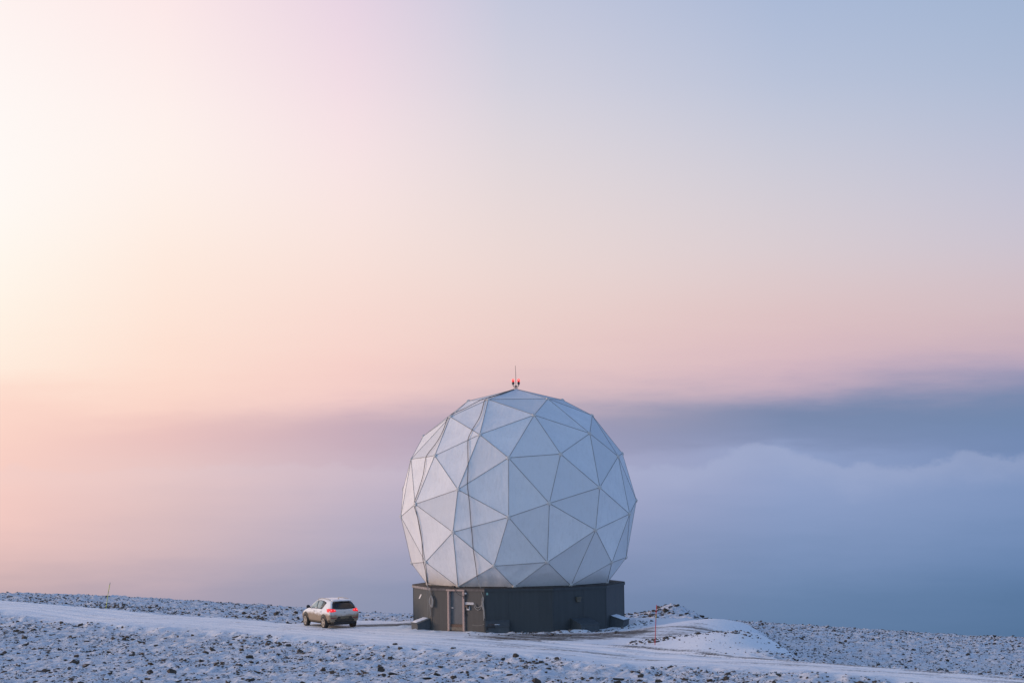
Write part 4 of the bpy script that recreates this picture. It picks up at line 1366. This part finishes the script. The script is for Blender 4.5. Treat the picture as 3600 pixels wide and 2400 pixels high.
# stones that can be told apart in the photograph: x, y, length, proportions (width, height), turn, words
NAMED = [
 (6, 2296, 0.42, 1.0, 'big dark stone at the left edge of the picture'),
 (32, 2284, 0.40, 0.7, 'dark stone just above the big one at the left edge'),
 (186, 2229, 0.42, 0.8, 'lone dark stone nearest the road in the left foreground'),
 (261, 2323, 0.60, 0.8, 'blocky stone, the largest of the left foreground cluster'),
 (268, 2307, 0.36, 0.7, 'small block directly behind the largest left foreground stone'),
 (304, 2338, 0.62, 0.55, 'long wedge-shaped stone right of the largest left foreground block'),
 (231, 2318, 0.28, 0.9, 'upright stone left of the largest left foreground block'),
 (30, 2318, 0.42, 0.5, 'flat dark stone low in the left corner field'),
 (130, 2384, 0.45, 0.6, 'rounded stone at the bottom edge in the left foreground'),
 (748, 2283, 0.32, 0.9, 'squat dark stone in the middle of the left foreground'),
 (878, 2306, 0.46, 0.7, 'split dark stone in the foreground below and left of the car'),
 (602, 2363, 0.46, 0.8, 'jagged stone standing up near the bottom left'),
 (648, 2362, 0.40, 0.45, 'flat stone right of the jagged one near the bottom left'),
 (754, 2351, 0.38, 0.7, 'dark triangular stone near the bottom, below the car'),
 (839, 2365, 0.56, 0.35, 'long flat slab near the bottom, below the car'),
 (618, 2392, 0.52, 0.4, 'flat slab at the bottom edge in the left half'),
 (795, 2394, 0.45, 0.6, 'dark lump at the bottom edge below the car'),
 (1337, 2350, 0.38, 1.1, 'upright dark stone in the foreground left of the door'),
 (1379, 2361, 0.56, 0.8, 'pointed stone leaning left in the foreground below the door'),
 (1472, 2355, 0.74, 0.3, 'long low slab in the foreground below the door'),
 (1493, 2381, 0.60, 0.5, 'broad snow-dusted stone below the long low slab'),
 (1390, 2268, 0.34, 0.6, 'small stone alone in the road-edge snow left of the door'),
 (1408, 2283, 0.34, 0.8, 'dark stone at the road edge left of the door'),
 (1453, 2285, 0.36, 0.5, 'flat stone at the road edge just left of the door'),
 (1530, 2290, 0.55, 0.6, 'largest stone of the heap at the road edge below the door'),
 (1499, 2304, 0.40, 0.8, 'block in front of the heap at the road edge'),
 (1592, 2277, 0.30, 0.8, 'stone topping the heap at the road edge'),
 (1727, 2307, 0.56, 0.35, 'flat slab in the foreground below the broken hood'),
 (1813, 2311, 0.34, 1.0, 'dark blocky stone below the middle of the dome base'),
 (1884, 2390, 0.42, 0.9, 'dark stone at the bottom edge below the dome'),
 (1693, 2378, 0.36, 0.8, 'dark stone low in the foreground below the dome'),
 (2038, 2375, 0.62, 0.3, 'long thin slab in the foreground right of centre'),
 (2174, 2375, 0.52, 0.7, 'pointed dark stone left of the pair in the right foreground'),
 (2234, 2363, 0.48, 0.75, 'left one of two big dark stones in the right foreground snow'),
 (2256, 2372, 0.42, 0.9, 'right one of two big dark stones in the right foreground snow'),
 (2312, 2392, 0.36, 0.9, 'pointed stone at the bottom edge right of centre'),
 (2113, 2394, 0.46, 0.7, 'tilted slab at the bottom edge right of centre'),
 (2738, 2382, 0.30, 1.0, 'lone dark stone at the road bank in the right foreground'),
]
_Mi = np.array(cam.matrix_world)[:3, :3]
def ground_at(px, py):
    f = 8979.0
    d = _Mi @ np.array([(px - 1800) / f, (1200 - py) / f, -1.0])
    t = 60.0 / d[1]
    for _ in range(60):
        q = CAMP + d * t
        hz_ = float(base_h(np.array([q[0]]), np.array([q[1]]))[0])
        t += (hz_ - q[2]) / d[2] * 0.8
    q = CAMP + d * t
    return q[0], q[1]
GRP = 'stones lying in the foreground snow'
def put_stone(x, y, s, hgt, me, label, group, sink=0.28, tilt=0.3):
    o = bpy.data.objects.new('stone', me)
    COL.objects.link(o)
    o.location = (x, y, height1(x, y) + s * hgt * (0.5 - sink) * 0.62)
    o.rotation_euler = (rnd.uniform(-tilt, tilt), rnd.uniform(-tilt, tilt), rnd.uniform(-0.5, 0.5) + (math.pi if rnd.random() < .5 else 0))
    o.scale = (s, s * 0.8, s * hgt * 1.25)
    return tag(o, label, 'stone', group)
named_xy = []
for k, (px, py, s, hgt, lab) in enumerate(NAMED):
    x, y = ground_at(px, py)
    named_xy.append((x, y))
    put_stone(x, y, s, hgt, VAR[k % len(VAR)], lab, GRP)
cand = np.array(cand)
nxy = np.array(named_xy)
far_enough = np.min(np.hypot(cand[:, None, 0] - nxy[None, :, 0], (cand[:, None, 1] - nxy[None, :, 1]) * 0.5), axis=1) > 0.5
cand = cand[far_enough]
# keep clear of building, car, poles
cd = np.hypot(cand[:, 0], cand[:, 1]) > 6.25
cd &= np.hypot(cand[:, 0] - CAR_XY[0], cand[:, 1] - CAR_XY[1]) > 2.7
cand = cand[cd]
app = cand[:, 2] / (cand[:, 1] + 144.125)
order = np.argsort(-app)
NI = 300 - len(NAMED)
def region(x, y):
    """where a stone lies, told by things one can find in the picture"""
    yn = np.interp(x, NEAR[:, 0], NEAR[:, 1])
    px = x / (y + 144.125) * 8979 + 1817
    py = (9.122 - float(base_h(np.array([x]), np.array([y]))[0])) / (y + 144.125) * 8979 + 1648 - px * 0.0131
    if y < yn + 1:
        cols = [(130, 'at the left edge'), (280, 'left of the yellow snow pole'), (430, 'straight below the yellow snow pole'), (620, 'right of the yellow snow pole'), (820, 'between yellow pole and car'), (1040, 'left of the car'), (1270, 'below the car'), (1450, 'between car and door'), (1640, 'below the door'), (1820, 'below the broken hood'), (2000, 'below the blank wall'), (2180, 'below the wall lamp'), (2380, 'below the red snow pole'), (2600, 'right of the red snow pole'), (2900, 'below the pad slope'), (9999, 'at the far right')]
        where = next(w for lim, w in cols if px < lim)
        rows = 'near the bottom edge' if py > 2355 else ('in mid-field' if py > 2300 else 'close to the road')
        return 'foreground stone ' + rows + ', ' + where, GRP
    if x < 0:
        cols = [(500, 'above the road by the yellow pole'), (1050, 'above the road left of the car'), (9999, 'between car and dome')]
        return 'stone on the rise ' + next(w for lim, w in cols if px < lim), 'stones beyond the road on the left'
    if np.hypot(x - 9.6, y - 13.5) < 4.2:
        return 'stone of the rubble heap ' + ('behind the red pole' if px < 2330 else ('at its middle' if px < 2420 else 'on its right flank')), 'stones of the rubble heap'
    if x < 13.8 and y > -22:
        return 'stone along the pad edge ' + ('by the wall' if px < 2230 else ('beside the red pole' if px < 2380 else ('above the snow slope' if px < 2560 else 'at its right end'))), 'stones along the pad edge'
    cols = [(2850, 'beside the pad'), (3000, 'right of the pad'), (3150, 'halfway to the right edge'), (3300, 'three quarters across'), (3450, 'near the right edge'), (9999, 'at the right edge')]
    rows = 'just behind the road' if py > 2290 else ('in the middle' if py > 2240 else 'near the skyline')
    return 'stone on the right slope ' + rows + ', ' + next(w for lim, w in cols if px < lim), 'stones on the right slope'
ORD = ['largest', 'second largest', 'third largest', 'fourth largest', 'fifth largest', 'sixth largest', 'seventh largest', 'eighth largest', 'ninth largest', 'tenth largest']
seen = {}
for k in order[:NI]:
    x, y, s, snk = cand[k]
    lab, grp = region(x, y)
    n_ = seen.get(lab, 0)
    seen[lab] = n_ + 1
    full_lab = (ORD[n_] if n_ < len(ORD) else 'smaller') + ' ' + lab
    put_stone(x, y, s, rnd.uniform(0.5, 1.0), VAR[rnd.randrange(len(VAR))], full_lab, grp, snk)
# the rest of the scatter, too many and too small to pick apart
rest = cand[order[NI:]]
hz_all = height(rest[:, 0][None], rest[:, 1][None])[0]
vs_all, fs_all, base_i = [], [], 0
for (x, y, s, snk), z in zip(rest, hz_all):
    vco, fcs = VARG[rnd.randrange(len(VARG))]
    a = rnd.uniform(-0.5, 0.5) + (math.pi if rnd.random() < .5 else 0)
    R3 = np.array(Euler((rnd.uniform(-.35, .35), rnd.uniform(-.35, .35), a)).to_matrix())
    hg = rnd.uniform(0.5, 1.0)
    q = (vco * np.array((s, s * 0.8, s * hg * 1.25))) @ R3.T + np.array((x, y, z + s * hg * (0.5 - snk) * 0.62))
    vs_all.append(q)
    for f_ in fcs:
        fs_all.append(tuple(i + base_i for i in f_))
    base_i += len(vco)
me = bpy.data.meshes.new('scattered_stones')
me.from_pydata(np.vstack(vs_all), [], fs_all)
ss_o = mobj('scattered_stones', me, MAT['stone'])
tag(ss_o, 'countless small dark stones strewn over the snowy hilltop', 'stones', kind='stuff')
